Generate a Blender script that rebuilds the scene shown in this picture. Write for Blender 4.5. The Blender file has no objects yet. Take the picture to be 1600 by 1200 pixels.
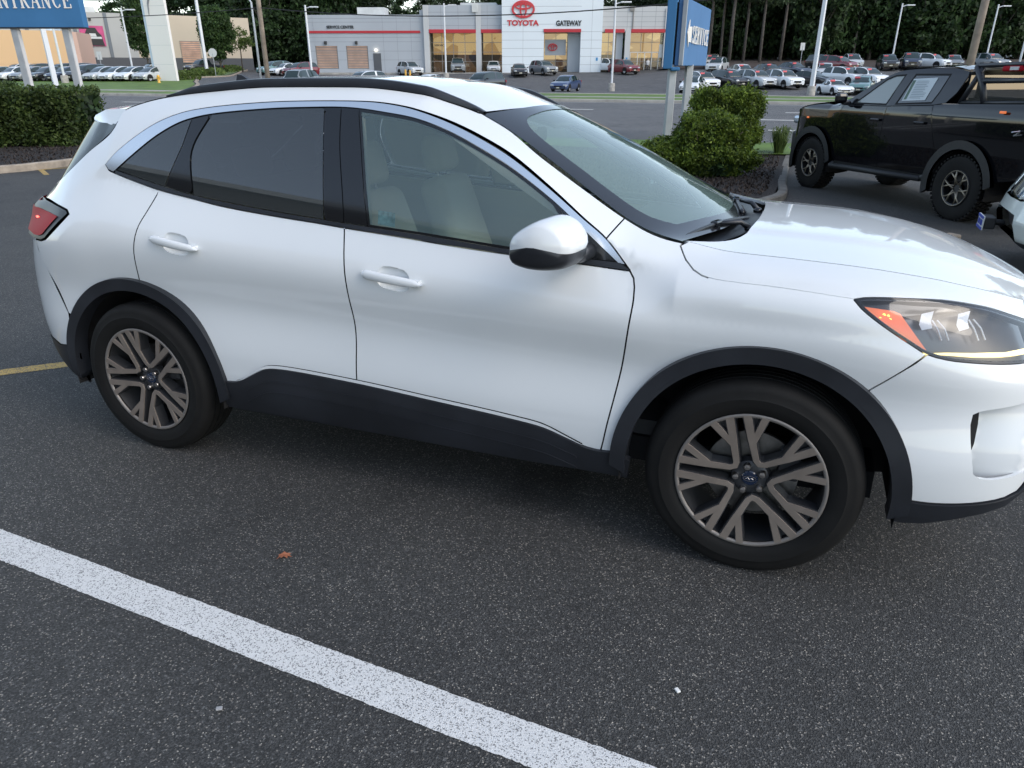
import bpy, bmesh, math, random
import numpy as np
from mathutils import Vector, Matrix, geometry
random.seed(7); rng=np.random.default_rng(7)
S=bpy.context.scene; COL=S.collection
# ---------------- camera, sky, sun, exposure ----------------
CAMH=1.5683; PITCH=0.41439
cam=bpy.data.cameras.new('camera'); camo=bpy.data.objects.new('camera',cam); COL.objects.link(camo)
camo.location=(0,0,CAMH); camo.rotation_euler=(math.pi/2-PITCH,0,0)
cam.sensor_width=36; cam.lens=1130/1600*36; cam.clip_start=.05; cam.clip_end=4000
S.camera=camo
SUN_EL=math.radians(38.0); SUN_AZ=math.radians(125)   # azimuth clockwise from the viewing direction
W=bpy.data.worlds.new('World'); S.world=W; W.use_nodes=True
wn=W.node_tree.nodes; wl=W.node_tree.links
sky=wn.new('ShaderNodeTexSky'); sky.sky_type='NISHITA'; sky.sun_disc=False
sky.sun_elevation=SUN_EL; sky.sun_rotation=SUN_AZ; sky.altitude=50; sky.air_density=1.0; sky.dust_density=1.0; sky.ozone_density=1.3
hs=wn.new('ShaderNodeHueSaturation'); hs.inputs['Saturation'].default_value=.76; wl.new(sky.outputs[0],hs.inputs['Color']); wb=wn.new('ShaderNodeMixRGB'); wb.blend_type='MULTIPLY'; wb.inputs[0].default_value=1; wb.inputs[2].default_value=(1.02,1.012,.960,1); wl.new(hs.outputs[0],wb.inputs[1]); wl.new(wb.outputs[0],wn['Background'].inputs[0]); wn['Background'].inputs[1].default_value=.15
sl=bpy.data.lights.new('sun','SUN'); sl.energy=.5; sl.angle=math.radians(35); sl.color=(1,.91,.82)
so=bpy.data.objects.new('sun',sl); COL.objects.link(so)
sd=Vector((math.sin(SUN_AZ)*math.cos(SUN_EL+.12),math.cos(SUN_AZ)*math.cos(SUN_EL+.12),math.sin(SUN_EL+.12)))
so.rotation_euler=(-sd).to_track_quat('-Z','Y').to_euler(); so.location=sd*50
S.view_settings.view_transform='Standard'; S.view_settings.look='None'; S.view_settings.exposure=1.1; S.view_settings.gamma=1
# ---------------- materials ----------------
def mat(name,col=(.5,.5,.5),rough=.5,metal=0,coat=0,spec=.5,emit=None,es=1,noise=None,bump=None,alpha=None,trans=0,ior=1.5,coatr=.03):
    m=bpy.data.materials.new(name); m.use_nodes=True; n=m.node_tree.nodes; l=m.node_tree.links; b=n['Principled BSDF']
    b.inputs['Base Color'].default_value=(*col,1); b.inputs['Roughness'].default_value=rough; b.inputs['Metallic'].default_value=metal
    b.inputs['Coat Weight'].default_value=coat; b.inputs['Coat Roughness'].default_value=coatr; b.inputs['Specular IOR Level'].default_value=spec
    b.inputs['IOR'].default_value=ior; b.inputs['Transmission Weight'].default_value=trans
    if emit: b.inputs['Emission Color'].default_value=(*emit,1); b.inputs['Emission Strength'].default_value=es
    tc=n.new('ShaderNodeTexCoord')
    if noise: # (scale, amount, detail) variation of the base colour
        t=n.new('ShaderNodeTexNoise'); t.inputs['Scale'].default_value=noise[0]; t.inputs['Detail'].default_value=noise[2] if len(noise)>2 else 4
        l.new(tc.outputs['Object'],t.inputs['Vector'])
        r=n.new('ShaderNodeValToRGB'); a=noise[1]; r.color_ramp.elements[0].position=.3; r.color_ramp.elements[1].position=.7
        r.color_ramp.elements[0].color=(*[c*(1-a) for c in col],1); r.color_ramp.elements[1].color=(*[min(1,c*(1+a)) for c in col],1)
        l.new(t.outputs[0],r.inputs[0]); l.new(r.outputs[0],b.inputs['Base Color'])
    if bump:
        t=n.new('ShaderNodeTexNoise'); t.inputs['Scale'].default_value=bump[0]; t.inputs['Detail'].default_value=3
        l.new(tc.outputs['Object'],t.inputs['Vector'])
        u=n.new('ShaderNodeBump'); u.inputs['Strength'].default_value=bump[1]; u.inputs['Distance'].default_value=bump[2]
        l.new(t.outputs[0],u.inputs['Height']); l.new(u.outputs[0],b.inputs['Normal'])
    return m
def glassmat(name,tint,refl=1.0,base=None,rough=0.0,ior=1.62):
    """thin sheet of tinted glass: what is behind it times a tint, plus a Fresnel reflection"""
    m=bpy.data.materials.new(name); m.use_nodes=True; n=m.node_tree.nodes; l=m.node_tree.links; n.remove(n['Principled BSDF'])
    o=n['Material Output']; t=n.new('ShaderNodeBsdfTransparent'); t.inputs[0].default_value=(*tint,1)
    g=n.new('ShaderNodeBsdfGlossy'); g.inputs['Roughness'].default_value=rough; g.inputs[0].default_value=(refl,refl,refl,1)
    f=n.new('ShaderNodeFresnel'); f.inputs[0].default_value=ior
    mx=n.new('ShaderNodeMixShader'); l.new(f.outputs[0],mx.inputs[0]); l.new(g.outputs[0],mx.inputs[2])
    if base:
        d=n.new('ShaderNodeBsdfDiffuse'); d.inputs[0].default_value=(*base[:3],1); m2=n.new('ShaderNodeMixShader'); m2.inputs[0].default_value=base[3]
        l.new(t.outputs[0],m2.inputs[1]); l.new(d.outputs[0],m2.inputs[2]); l.new(m2.outputs[0],mx.inputs[1])
    else: l.new(t.outputs[0],mx.inputs[1])
    l.new(mx.outputs[0],o.inputs[0]); return m
M={}
M['white']=mat('white_paint',(.715,.735,.745),.38,coat=1,coatr=.04,noise=(1.7,.02))
M['trim']=mat('grained_black_plastic',(.017,.019,.024),.38,noise=(6,.25),bump=(900,.12,.001))
M['gloss']=mat('gloss_black_plastic',(.008,.009,.011),.09,coat=.3)
M['rubber']=mat('tyre_rubber',(.0065,.0062,.006),.75,spec=.3,noise=(9,.3),bump=(300,.15,.001))
M['dark']=mat('dark_void',(.006,.006,.007),.85)
M['chrome']=mat('bright_trim',(.86,.87,.88),.16,metal=1)
M['rim']=mat('machined_alloy',(.25,.21,.18),.42,metal=.4,noise=(14,.12)); M['rimlip']=mat('alloy_lip',(.22,.20,.185),.5,metal=.4)
M['rimdark']=mat('painted_alloy',(.045,.046,.05),.4,metal=.3)
M['steel']=mat('brake_steel',(.25,.24,.23),.4,metal=1,noise=(20,.3))
M['nut']=mat('lug_steel',(.55,.52,.50),.28,metal=1)
M['badgeblue']=mat('badge_blue',(.008,.018,.045),.25,coat=.6)
M['glass']=glassmat('side_glass',(.66,.76,.73),base=(.32,.48,.51,.18))
M['wsglass']=glassmat('windscreen_glass',(.62,.73,.70),base=(.42,.60,.57,.26))
M['tint']=glassmat('privacy_glass',(.045,.05,.055),ior=1.85,base=(.10,.12,.13,.25)); M['rearglass']=glassmat('rear_screen_glass',(.05,.06,.06),refl=.55,base=(.12,.15,.15,.5))
M['frit']=mat('black_frit',(.012,.013,.016),.12,coat=.4)
M['beige']=mat('beige_leather',(.72,.68,.54),.5,bump=(60,.2,.002))
M['liner']=mat('grey_headliner',(.42,.42,.39),.9)
M['dash']=mat('charcoal_dash',(.035,.036,.038),.6)
M['redlens']=mat('red_lens',(.36,.008,.018),.5,spec=.12)
M['redlit']=mat('red_lamp_lit',(.8,.05,.02),.3,emit=(1,.06,.02),es=2.2)
M['clear']=glassmat('clear_lens',(.93,.95,.97))
M['amber']=mat('amber_reflector',(.85,.20,.05),.4,emit=(1,.22,.06),es=.22,coat=.8,bump=(160,.3,.002))
M['amberlit']=mat('amber_lit',(1,.4,.05),.3,emit=(1,.42,.06),es=3.2)
M['drl']=mat('running_light',(.9,.8,.45),.3,emit=(1,.78,.30),es=.75)
M['reflector']=mat('lamp_reflector',(.75,.76,.78),.12,metal=1)
M['housing']=mat('lamp_housing',(.10,.10,.105),.3,metal=.5)
# ---------------- mesh helpers ----------------
class MB:
    def __init__(s): s.v=[]; s.f=[]
    def add(s,vs,fs):
        o=len(s.v); s.v+= [tuple(v) for v in vs]; s.f+=[tuple(i+o for i in f) for f in fs]; return s
    def box(s,c,d,rz=0,ch=0):
        x,y,z=[q/2 for q in d]
        V=[(-x,-y,-z),(x,-y,-z),(x,y,-z),(-x,y,-z),(-x,-y,z),(x,-y,z),(x,y,z),(-x,y,z)]
        ca,sa=math.cos(rz),math.sin(rz)
        V=[(c[0]+ca*a-sa*b,c[1]+sa*a+ca*b,c[2]+q) for a,b,q in V]
        return s.add(V,[(0,3,2,1),(4,5,6,7),(0,1,5,4),(1,2,6,5),(2,3,7,6),(3,0,4,7)])
    def tube(s,pts,r,n=8,cap=True):
        pts=[Vector(p) for p in pts]; rr=r if hasattr(r,'__len__') else [r]*len(pts); base=len(s.v); up=None
        for i,p in enumerate(pts):
            d=(pts[min(i+1,len(pts)-1)]-pts[max(i-1,0)]).normalized()
            if up is None: up=Vector((0,0,1)) if abs(d.z)<.9 else Vector((1,0,0))
            a=d.cross(up).normalized(); b=a.cross(d).normalized(); up=b
            for k in range(n):
                t=2*math.pi*k/n; q=p+(a*math.cos(t)+b*math.sin(t))*rr[i]; s.v.append(tuple(q))
        for i in range(len(pts)-1):
            for k in range(n):
                k2=(k+1)%n; s.f.append((base+i*n+k,base+(i+1)*n+k,base+(i+1)*n+k2,base+i*n+k2))
        if cap: s.f.append(tuple(base+k for k in range(n))); s.f.append(tuple(base+(len(pts)-1)*n+k for k in range(n))[::-1])
        return s
    def lathe(s,prof,n=48,axis='y',c=(0,0,0),closed=False):
        base=len(s.v)
        for (r,h) in prof:
            for k in range(n):
                t=2*math.pi*k/n
                if axis=='y': q=(c[0]+r*math.cos(t),c[1]+h,c[2]+r*math.sin(t))
                elif axis=='z': q=(c[0]+r*math.cos(t),c[1]+r*math.sin(t),c[2]+h)
                else: q=(c[0]+h,c[1]+r*math.cos(t),c[2]+r*math.sin(t))
                s.v.append(q)
        for i in range(len(prof)-1):
            for k in range(n):
                k2=(k+1)%n; s.f.append((base+i*n+k,base+i*n+k2,base+(i+1)*n+k2,base+(i+1)*n+k))
        return s
    def prism(s,poly,y0,y1,fn=lambda a,b,h:(a,h,b)):
        """extrude a 2-D outline (a,b) between heights y0,y1"""
        n=len(poly); base=len(s.v)
        s.v+=[tuple(fn(a,b,y0)) for a,b in poly]+[tuple(fn(a,b,y1)) for a,b in poly]
        T=geometry.tessellate_polygon([[Vector((a,b,0)) for a,b in poly]])
        for t in T: s.f.append(tuple(base+i for i in t)); s.f.append(tuple(base+n+i for i in t[::-1]))
        for i in range(n): j=(i+1)%n; s.f.append((base+i,base+j,base+n+j,base+n+i))
        return s
    def build(s,name,m,parent=None,smooth=False,fixn=True,bevel=0,subsurf=0,auto=None):
        me=bpy.data.meshes.new(name); me.from_pydata(s.v,[],s.f); me.validate()
        if fixn:
            bm=bmesh.new(); bm.from_mesh(me); bmesh.ops.recalc_face_normals(bm,faces=bm.faces); bm.to_mesh(me); bm.free()
        if smooth: me.polygons.foreach_set('use_smooth',[True]*len(me.polygons))
        o=link(name,me,m,parent)
        if bevel: b=o.modifiers.new('bevel','BEVEL'); b.width=bevel; b.segments=2; b.limit_method='ANGLE'
        if subsurf: b=o.modifiers.new('sub','SUBSURF'); b.levels=subsurf; b.render_levels=subsurf
        if auto is not None:
            try: me.set_sharp_from_angle(angle=math.radians(auto))
            except Exception: pass
        return o
def link(name,me,m,parent=None):
    o=bpy.data.objects.new(name,me); COL.objects.link(o); o.parent=parent
    if m is not None: me.materials.append(M[m] if isinstance(m,str) else m)
    return o
def thing(name,label,cat,mx=None,group=None):
    o=bpy.data.objects.new(name,None); COL.objects.link(o); o.empty_display_size=.2
    if mx is not None: o.matrix_world=mx
    return tag(o,label,cat,group)
def tag(o,label,cat,group=None):
    o['label']=label; o['category']=cat
    if group: o['group']=group
    return o
def struct(o,kind='structure'):
    o['kind']=kind; return o
def pose(x,y,z,rz=0,sc=1): return Matrix.Translation((x,y,z))@Matrix.Rotation(rz,4,'Z')@Matrix.Scale(sc,4)
def copy_tree(o,parent=None):
    c=o.copy(); COL.objects.link(c); c.parent=parent
    for ch in list(o.children): copy_tree(ch,c)
    return c
# 2-D outline tools
def area(P): return .5*sum(P[i][0]*P[(i+1)%len(P)][1]-P[(i+1)%len(P)][0]*P[i][1] for i in range(len(P)))
def sm(P,step=.02):
    """smooth an open polyline with a centripetal-like Catmull-Rom"""
    P=[np.array(p,float) for p in P]
    if len(P)<3: return resamp([tuple(p) for p in P],step)
    out=[]
    Q=[2*P[0]-P[1]]+P+[2*P[-1]-P[-2]]
    for i in range(1,len(Q)-2):
        p0,p1,p2,p3=Q[i-1:i+3]; L=np.linalg.norm(p2-p1); k=max(1,int(L/step))
        t0=0; t1=np.linalg.norm(p1-p0)**.5+1e-9; t2=t1+L**.5+1e-9; t3=t2+np.linalg.norm(p3-p2)**.5+1e-9
        for j in range(k):
            t=t1+(t2-t1)*j/k
            A1=(t1-t)/(t1-t0)*p0+(t-t0)/(t1-t0)*p1; A2=(t2-t)/(t2-t1)*p1+(t-t1)/(t2-t1)*p2; A3=(t3-t)/(t3-t2)*p2+(t-t2)/(t3-t2)*p3
            B1=(t2-t)/(t2-t0)*A1+(t-t0)/(t2-t0)*A2; B2=(t3-t)/(t3-t1)*A2+(t-t1)/(t3-t1)*A3
            out.append(tuple((t2-t)/(t2-t1)*B1+(t-t1)/(t2-t1)*B2))
    out.append(tuple(P[-1])); return out
def resamp(P,step=.02):
    out=[]
    for a,b in zip(P[:-1],P[1:]):
        k=max(1,int(math.dist(a,b)/step)); out+=[(a[0]+(b[0]-a[0])*j/k,a[1]+(b[1]-a[1])*j/k) for j in range(k)]
    out.append(tuple(P[-1])); return out
def loop(*curves,step=.02):
    """join curves end to end into one closed outline, straight lines between them"""
    L=[]
    for c in curves:
        if L and math.dist(L[-1],c[0])>step: L+=resamp([L[-1],c[0]],step)[1:-1]
        for p in c:
            if not L or math.dist(L[-1],p)>1e-4: L.append(tuple(p))
    if math.dist(L[-1],L[0])>step: L+=resamp([L[-1],L[0]],step)[1:-1]
    if math.dist(L[-1],L[0])<1e-4: L.pop()
    return L
def part_of(c,a,b):
    """slice of a curve between the points nearest to a and b (either direction)"""
    i=min(range(len(c)),key=lambda k:math.dist(c[k],a)); j=min(range(len(c)),key=lambda k:math.dist(c[k],b))
    return c[i:j+1] if i<=j else c[j:i+1][::-1]
def inset(P,d):
    n=len(P); s=1 if area(P)>0 else -1; out=[]
    for i in range(n):
        a=np.array(P[i-1]);b=np.array(P[i]);c=np.array(P[(i+1)%n])
        u=b-a; v=c-b; u/=np.linalg.norm(u)+1e-12; v/=np.linalg.norm(v)+1e-12
        n1=np.array([-u[1],u[0]])*s; n2=np.array([-v[1],v[0]])*s; m=n1+n2; L=np.linalg.norm(m)
        if L<.3: out.append(tuple(b+n1*d)); continue
        m/=L; k=d/max(.4,m@n1); out.append(tuple(b+m*k))
    return out
def inpoly(pts,P):
    P=np.asarray(P); x,y=pts[:,0],pts[:,1]; c=np.zeros(len(pts),bool); a=P; b=np.roll(P,-1,0)
    for (x1,y1),(x2,y2) in zip(a,b):
        if y1==y2: continue
        k=((y1>y)!=(y2>y)); xi=x1+(y-y1)/(y2-y1)*(x2-x1); c^=k&(x<xi)
    return c
def triang(outer,holes=(),step=.03,sy=1):
    O=np.array(outer); loops=[O]+[np.array(h) for h in holes]
    lo=O.min(0); hi=O.max(0)
    gx=np.arange(lo[0]+step*.5,hi[0],step); gy=np.arange(lo[1]+step*sy*.5,hi[1],step*sy)
    G=np.stack(np.meshgrid(gx,gy),-1).reshape(-1,2); G[:,0]+= (np.round((G[:,1]-lo[1])/(step*sy))%2)*step*.5
    k=inpoly(G,O)
    for h in holes: k&=~inpoly(G,h)
    G=G[k]
    B=np.concatenate(loops)
    if len(G):
        d=np.min(np.hypot((G[:,None,0]-B[None,:,0]),(G[:,None,1]-B[None,:,1])/sy),1); G=G[d>step*.45]
    V=np.concatenate([B,G]) if len(G) else B
    E=[];o=0
    for L in loops:
        n=len(L); E+=[(o+i,o+(i+1)%n) for i in range(n)]; o+=n
    r=geometry.delaunay_2d_cdt([Vector(v) for v in V],E,[],0,1e-6)
    V2=np.array([tuple(v) for v in r[0]]); F=[f for f in r[2] if len(f)==3]
    c=np.array([V2[list(f)].mean(0) for f in F]); k=inpoly(c,O)
    for h in holes: k&=~inpoly(c,h)
    F=[f for f,q in zip(F,k) if q]; return V2,F
def curved(name,regions,m,parent=None,off=0,thick=.012,step=.03):
    """one mesh from outlines laid on curved surfaces. regions: (lift, outline, holes, sy)"""
    VV=[];NN=[];FF=[]
    for lift,outer,holes,sy in regions:
        V,F=triang(outer,holes,step,sy); e=1e-4
        def ev(A): return lift(A[:,0],A[:,1])
        def nor(A):
            du=ev(A+[e,0])-ev(A-[e,0]); dv=ev(A+[0,e])-ev(A-[0,e]); n=np.cross(du,dv); n/=np.linalg.norm(n,axis=1)[:,None]+1e-15
            return n*lift.sign
        P=ev(V); n=nor(V); P=P+n*off; o=sum(len(a) for a in VV); VV.append(P); NN.append(n)
        t=np.array([V[list(f)] for f in F]); P3=np.array([P[list(f)] for f in F]); fn=np.cross(P3[:,1]-P3[:,0],P3[:,2]-P3[:,0]); nn=np.array([n[f[0]] for f in F])
        flip=(fn*nn).sum(1)<0
        FF+=[tuple(o+i for i in (f[::-1] if s else f)) for f,s in zip(F,flip)]
        if thick:
            for L in [outer]+list(holes):
                A=np.array(L); p=ev(A)+0; nn=nor(A); p=p+nn*off; k=len(A); o=sum(len(a) for a in VV)
                tang=np.roll(p,-1,0)-np.roll(p,1,0); sn=np.cross(tang,nn); sn/=np.linalg.norm(sn,axis=1)[:,None]+1e-12
                k0=1 if (area(L)>0)==(L is outer) else -1; sn=sn*k0*lift.sign
                VV.append(np.concatenate([p,p-nn*thick])); NN.append(np.concatenate([sn,sn]))
                for i in range(k): j=(i+1)%k; FF.append((o+i,o+j,o+k+j,o+k+i))
    V=np.concatenate(VV); N=np.concatenate(NN)
    me=bpy.data.meshes.new(name); me.from_pydata(V.tolist(),[],FF); me.polygons.foreach_set('use_smooth',[True]*len(me.polygons))
    me.update(); me.normals_split_custom_set_from_vertices([tuple(q) for q in N])
    return link(name,me,m,parent)

def chs(xs,ys,x):
    """cubic hermite through (xs,ys), finite-difference tangents"""
    xs=np.asarray(xs,float); ys=np.asarray(ys,float); x=np.clip(np.asarray(x,float),xs[0],xs[-1])
    d=np.diff(ys)/np.diff(xs); m=np.empty(len(xs)); m[0]=d[0]; m[-1]=d[-1]
    for i in range(1,len(xs)-1):
        m[i]=0 if d[i-1]*d[i]<=0 else 2*d[i-1]*d[i]/(d[i-1]+d[i])
    i=np.clip(np.searchsorted(xs,x)-1,0,len(xs)-2); h=xs[i+1]-xs[i]; t=(x-xs[i])/h
    return ys[i]*(1+2*t)*(1-t)**2+m[i]*h*t*(1-t)**2+ys[i+1]*t*t*(3-2*t)+m[i+1]*h*t*t*(t-1)
# longitudinal rows of the hatchback's flank: (x, z) and (x, y)
RZ=[([-2.4,2.3],[.20,.20]),
    ([-2.4,2.3],[.33,.33]),
    ([-2.4,-.9,.9,2.3],[.52,.52,.49,.48]),
    ([-2.4,-.9,.9,2.3],[.73,.73,.68,.66]),
    ([-2.4,-1.9,-1.2,-.5,.3,.9,1.6,2.0,2.3],[.93,1.0,1.03,.985,.935,.90,.89,.82,.76]),
    ([-2.4,-1.95,-1.7,-1.5,-1.2,-.3,.2,.7,.9,1.3,1.6,1.9,2.3],[1.02,1.08,1.16,1.25,1.21,1.12,1.08,1.05,1.03,1.02,1.0,.955,.80]),
    ([-2.4,-1.95,-1.7,-1.53,-1.4,-1.25,-1.1,-.9,-.6,-.3,-.05,.13,.3,.45,.6,.75,.9,1.06,1.3,1.6,1.9,2.3],
     [1.06,1.13,1.25,1.33,1.42,1.5,1.537,1.56,1.572,1.57,1.545,1.50,1.436,1.362,1.27,1.17,1.09,1.078,1.068,1.05,1.005,.845]),
    ([-2.4,-1.95,-1.85,-1.7,-1.6,-1.5,-1.25,-1.0,-.7,-.3,0,.1,.214,.4,.56,.72,.85,.94,1.0,1.06,1.2,1.4,1.6,1.8,1.9,2.0,2.15,2.3],
     [1.10,1.21,1.28,1.38,1.46,1.54,1.592,1.612,1.626,1.622,1.592,1.563,1.524,1.435,1.345,1.252,1.18,1.145,1.13,1.118,1.094,1.084,1.071,1.044,1.022,.995,.94,.87])]
RY=[([-2.4,2.3],[.86,.86]),
    ([-2.4,2.3],[.905,.905]),
    ([-2.4,2.3],[.921,.921]),
    ([-2.4,-1.0,1.0,2.3],[.91,.897,.895,.90]),
    ([-2.4,2.3],[.925,.925]),
    ([-2.4,-1.7,-1.5,-1.2,-.3,.9,1.3,2.3],[.90,.855,.80,.835,.872,.868,.888,.885]),
    ([-2.4,-1.95,-1.7,-1.53,-1.4,-1.2,-.9,-.3,.1,.45,.75,.9,1.06,1.3,2.3],[.885,.855,.80,.755,.71,.675,.66,.655,.665,.70,.765,.815,.80,.812,.815]),
    ([-2.4,-1.95,-1.7,-1.5,-1.25,-.7,0,.214,.5,.977,1.06,2.3],[.86,.80,.72,.625,.60,.60,.575,.527,.60,.718,.72,.72])]
XEZ=[.2,.4,.7,.95,1.1,1.13,1.2,1.4,1.5,1.6]; XEV=[2.20,2.29,2.33,2.34,2.33,2.29,2.21,2.06,1.99,1.93]
def fix_end(x,z):
    x=np.asarray(x,float); z=np.asarray(z,float)
    xe=chs(XEZ,XEV,z)
    n=chs([.2,.7,.95,1.5],[3.3,3.5,2.75,2.5],z)
    r=np.clip((-x-1.5)/(xe-1.5),0,.9999); e=(1-r**n)**(1/n)
    xf=chs([.2,.4,.7,.9,1.0,1.1],[2.24,2.30,2.30,2.26,2.22,2.16],z); nf=chs([.2,.5,.75,.95,1.1],[4.0,4.0,3.3,2.6,2.6],z)
    r=np.clip((x-1.45)/(xf-1.45),0,.9999); return e*(1-r**nf)**(1/nf)
def fglass(x,z):
    return .880-.30*(z-1.05)-.19*(z-1.05)**2-.035*np.clip(x,0,1)**1.2-.008*((x+.3)/1.2)**2
def rows(x):
    z=np.stack([chs(a,b,x) for a,b in RZ],-1); y=np.stack([chs(a,b,x) for a,b in RY],-1)
    k=np.clip((x+1.75)/.25,0,1)*np.clip((1.05-x)/.15,0,1)
    z[...,6]-=.010*k
    for i in (5,6): y[...,i]=y[...,i]*(1-k)+fglass(x,z[...,i])*k
    return z,y
def Yside(x,z):
    x=np.atleast_1d(np.asarray(x,float)); z=np.atleast_1d(np.asarray(z,float)); x,z=np.broadcast_arrays(x,z)
    Z,Y=rows(x); d=np.diff(Y,axis=-1)/np.diff(Z,axis=-1)
    m=np.zeros_like(Y); m[...,0]=d[...,0]; m[...,-1]=d[...,-1]*1.3
    h=np.diff(Z,axis=-1)
    m[...,1:-1]=(d[...,:-1]*h[...,1:]+d[...,1:]*h[...,:-1])/(h[...,1:]+h[...,:-1])
    # local extremum on crease row: flatten
    i=np.clip((z[...,None]>Z).sum(-1)-1,0,Z.shape[-1]-2)
    tk=lambda A,j: np.take_along_axis(A,j[...,None],-1)[...,0]
    z0,z1,y0,y1=tk(Z,i),tk(Z,i+1),tk(Y,i),tk(Y,i+1); hh=z1-z0; t=(z-z0)/hh
    m0,m1=tk(m,i),tk(m,i+1)
    # belt row is a kink in the glazed length: one-sided tangents
    kink=(x>-1.5)&(x<.85)
    m0=np.where(kink&(i==5),tk(d,i),m0); m1=np.where(kink&(i==4),tk(d,np.maximum(i,0)),m1)
    tt=np.clip(t,0,1)
    v=y0*(1+2*tt)*(1-tt)**2+m0*hh*tt*(1-tt)**2+y1*tt*tt*(3-2*tt)+m1*hh*tt*tt*(tt-1)
    g=(i==5)&(x>-1.5)&(x<.9); v=np.where(g,fglass(x,z),v)
    v=np.where(t>1,y1+m1*(z-z1),v); v=np.where(t<0,y0+m0*(z-z0),v)
    return v*fix_end(x,z)
def Redge(x):
    z=chs(*RZ[7],x); y=chs(*RY[7],x)*fix_end(x,z); return y,z
def Xrear(y,z):
    Yb=Yside(np.full_like(np.asarray(z,float),-1.5),np.minimum(z,1.53)); 
    xe=chs(XEZ,XEV,z)
    n=chs([.2,.7,.95,1.5],[3.3,3.5,2.75,2.5],z)
    return -(1.5+(xe-1.5)*np.clip(1-(np.abs(y)/Yb)**n,0,1)**(1/n))
def Ztop(x,y):
    """hood (x>.95) and roof (x<.4)"""
    x=np.atleast_1d(np.asarray(x,float)); y=np.atleast_1d(np.asarray(y,float)); x,y=np.broadcast_arrays(x,y)
    yR,zR=Redge(x); s=np.clip(np.abs(y)/yR,0,1)
    cr=np.where(x>.9,chs([.9,1.3,1.9,2.1,2.3],[.03,.032,.035,.03,.02],x),chs([-1.6,-1.2,0,.2,.4],[.045,.05,.04,.034,.03],x))
    z=zR+cr*(1-s**2.2)
    dome=np.where(x>.9,.010/(1+np.exp((np.abs(y)-.42*yR/.72)/.012)),0)
    return z+dome
# =============== the white crossover in the foreground ===============
class Lift:
    def __init__(s,fn,sign): s.fn=fn; s.sign=sign
    def __call__(s,a,b): return s.fn(a,b)
def LG(sd): return Lift(lambda x,z:np.stack([x,sd*fglass(x,z),z+0*x],-1),-sd)
def LS(sd,dz=0): return Lift(lambda x,z:np.stack([x,sd*Yside(x,z),z+0*x],-1),-sd)
RZr=([-2,-1.6,-1.25,-1.0,-.7,-.3,0,.1,.214,.4],[1.50,1.535,1.592,1.612,1.626,1.622,1.592,1.563,1.524,1.455])
def Zroof(x,y):
    zR=np.where(np.asarray(x)<.214,chs(*RZ[7],np.maximum(x,-1.5)),chs(*RZr,x)); yR=np.where(np.asarray(x)<.214,chs(*RY[7],np.maximum(x,-1.5)),.525)
    cr=chs([-2,-1.6,-1.2,0,.2,.4],[.03,.045,.055,.05,.045,.045],x); s=np.clip(np.abs(y)/yR,0,1.05); return zR+cr*(1-s**2.2)
LT=Lift(lambda x,y:np.stack([x,y,Ztop(x,y)],-1),1)
LRoof=Lift(lambda x,y:np.stack([x,y,Zroof(x,y)],-1),1)
LR=Lift(lambda y,z:np.stack([Xrear(y,z),y,z],-1),-1)
def wsf(s,t):
    s=np.asarray(s,float); t=np.asarray(t,float)
    xe=1.035+(.212-1.035)*t; ye=chs(*RY[7],xe)-.003; ze=chs(*RZ[7],xe)-.006
    xc=1.19+(.295-1.19)*t; zc=1.098+(1.556-1.098)*t+.026*np.sin(np.pi*np.clip(t,0,1))
    k=np.abs(s)**2.1; return np.stack([xc+(xe-xc)*k,ye*s,zc+(ze-zc)*k],-1)
LW=Lift(wsf,1)
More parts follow.
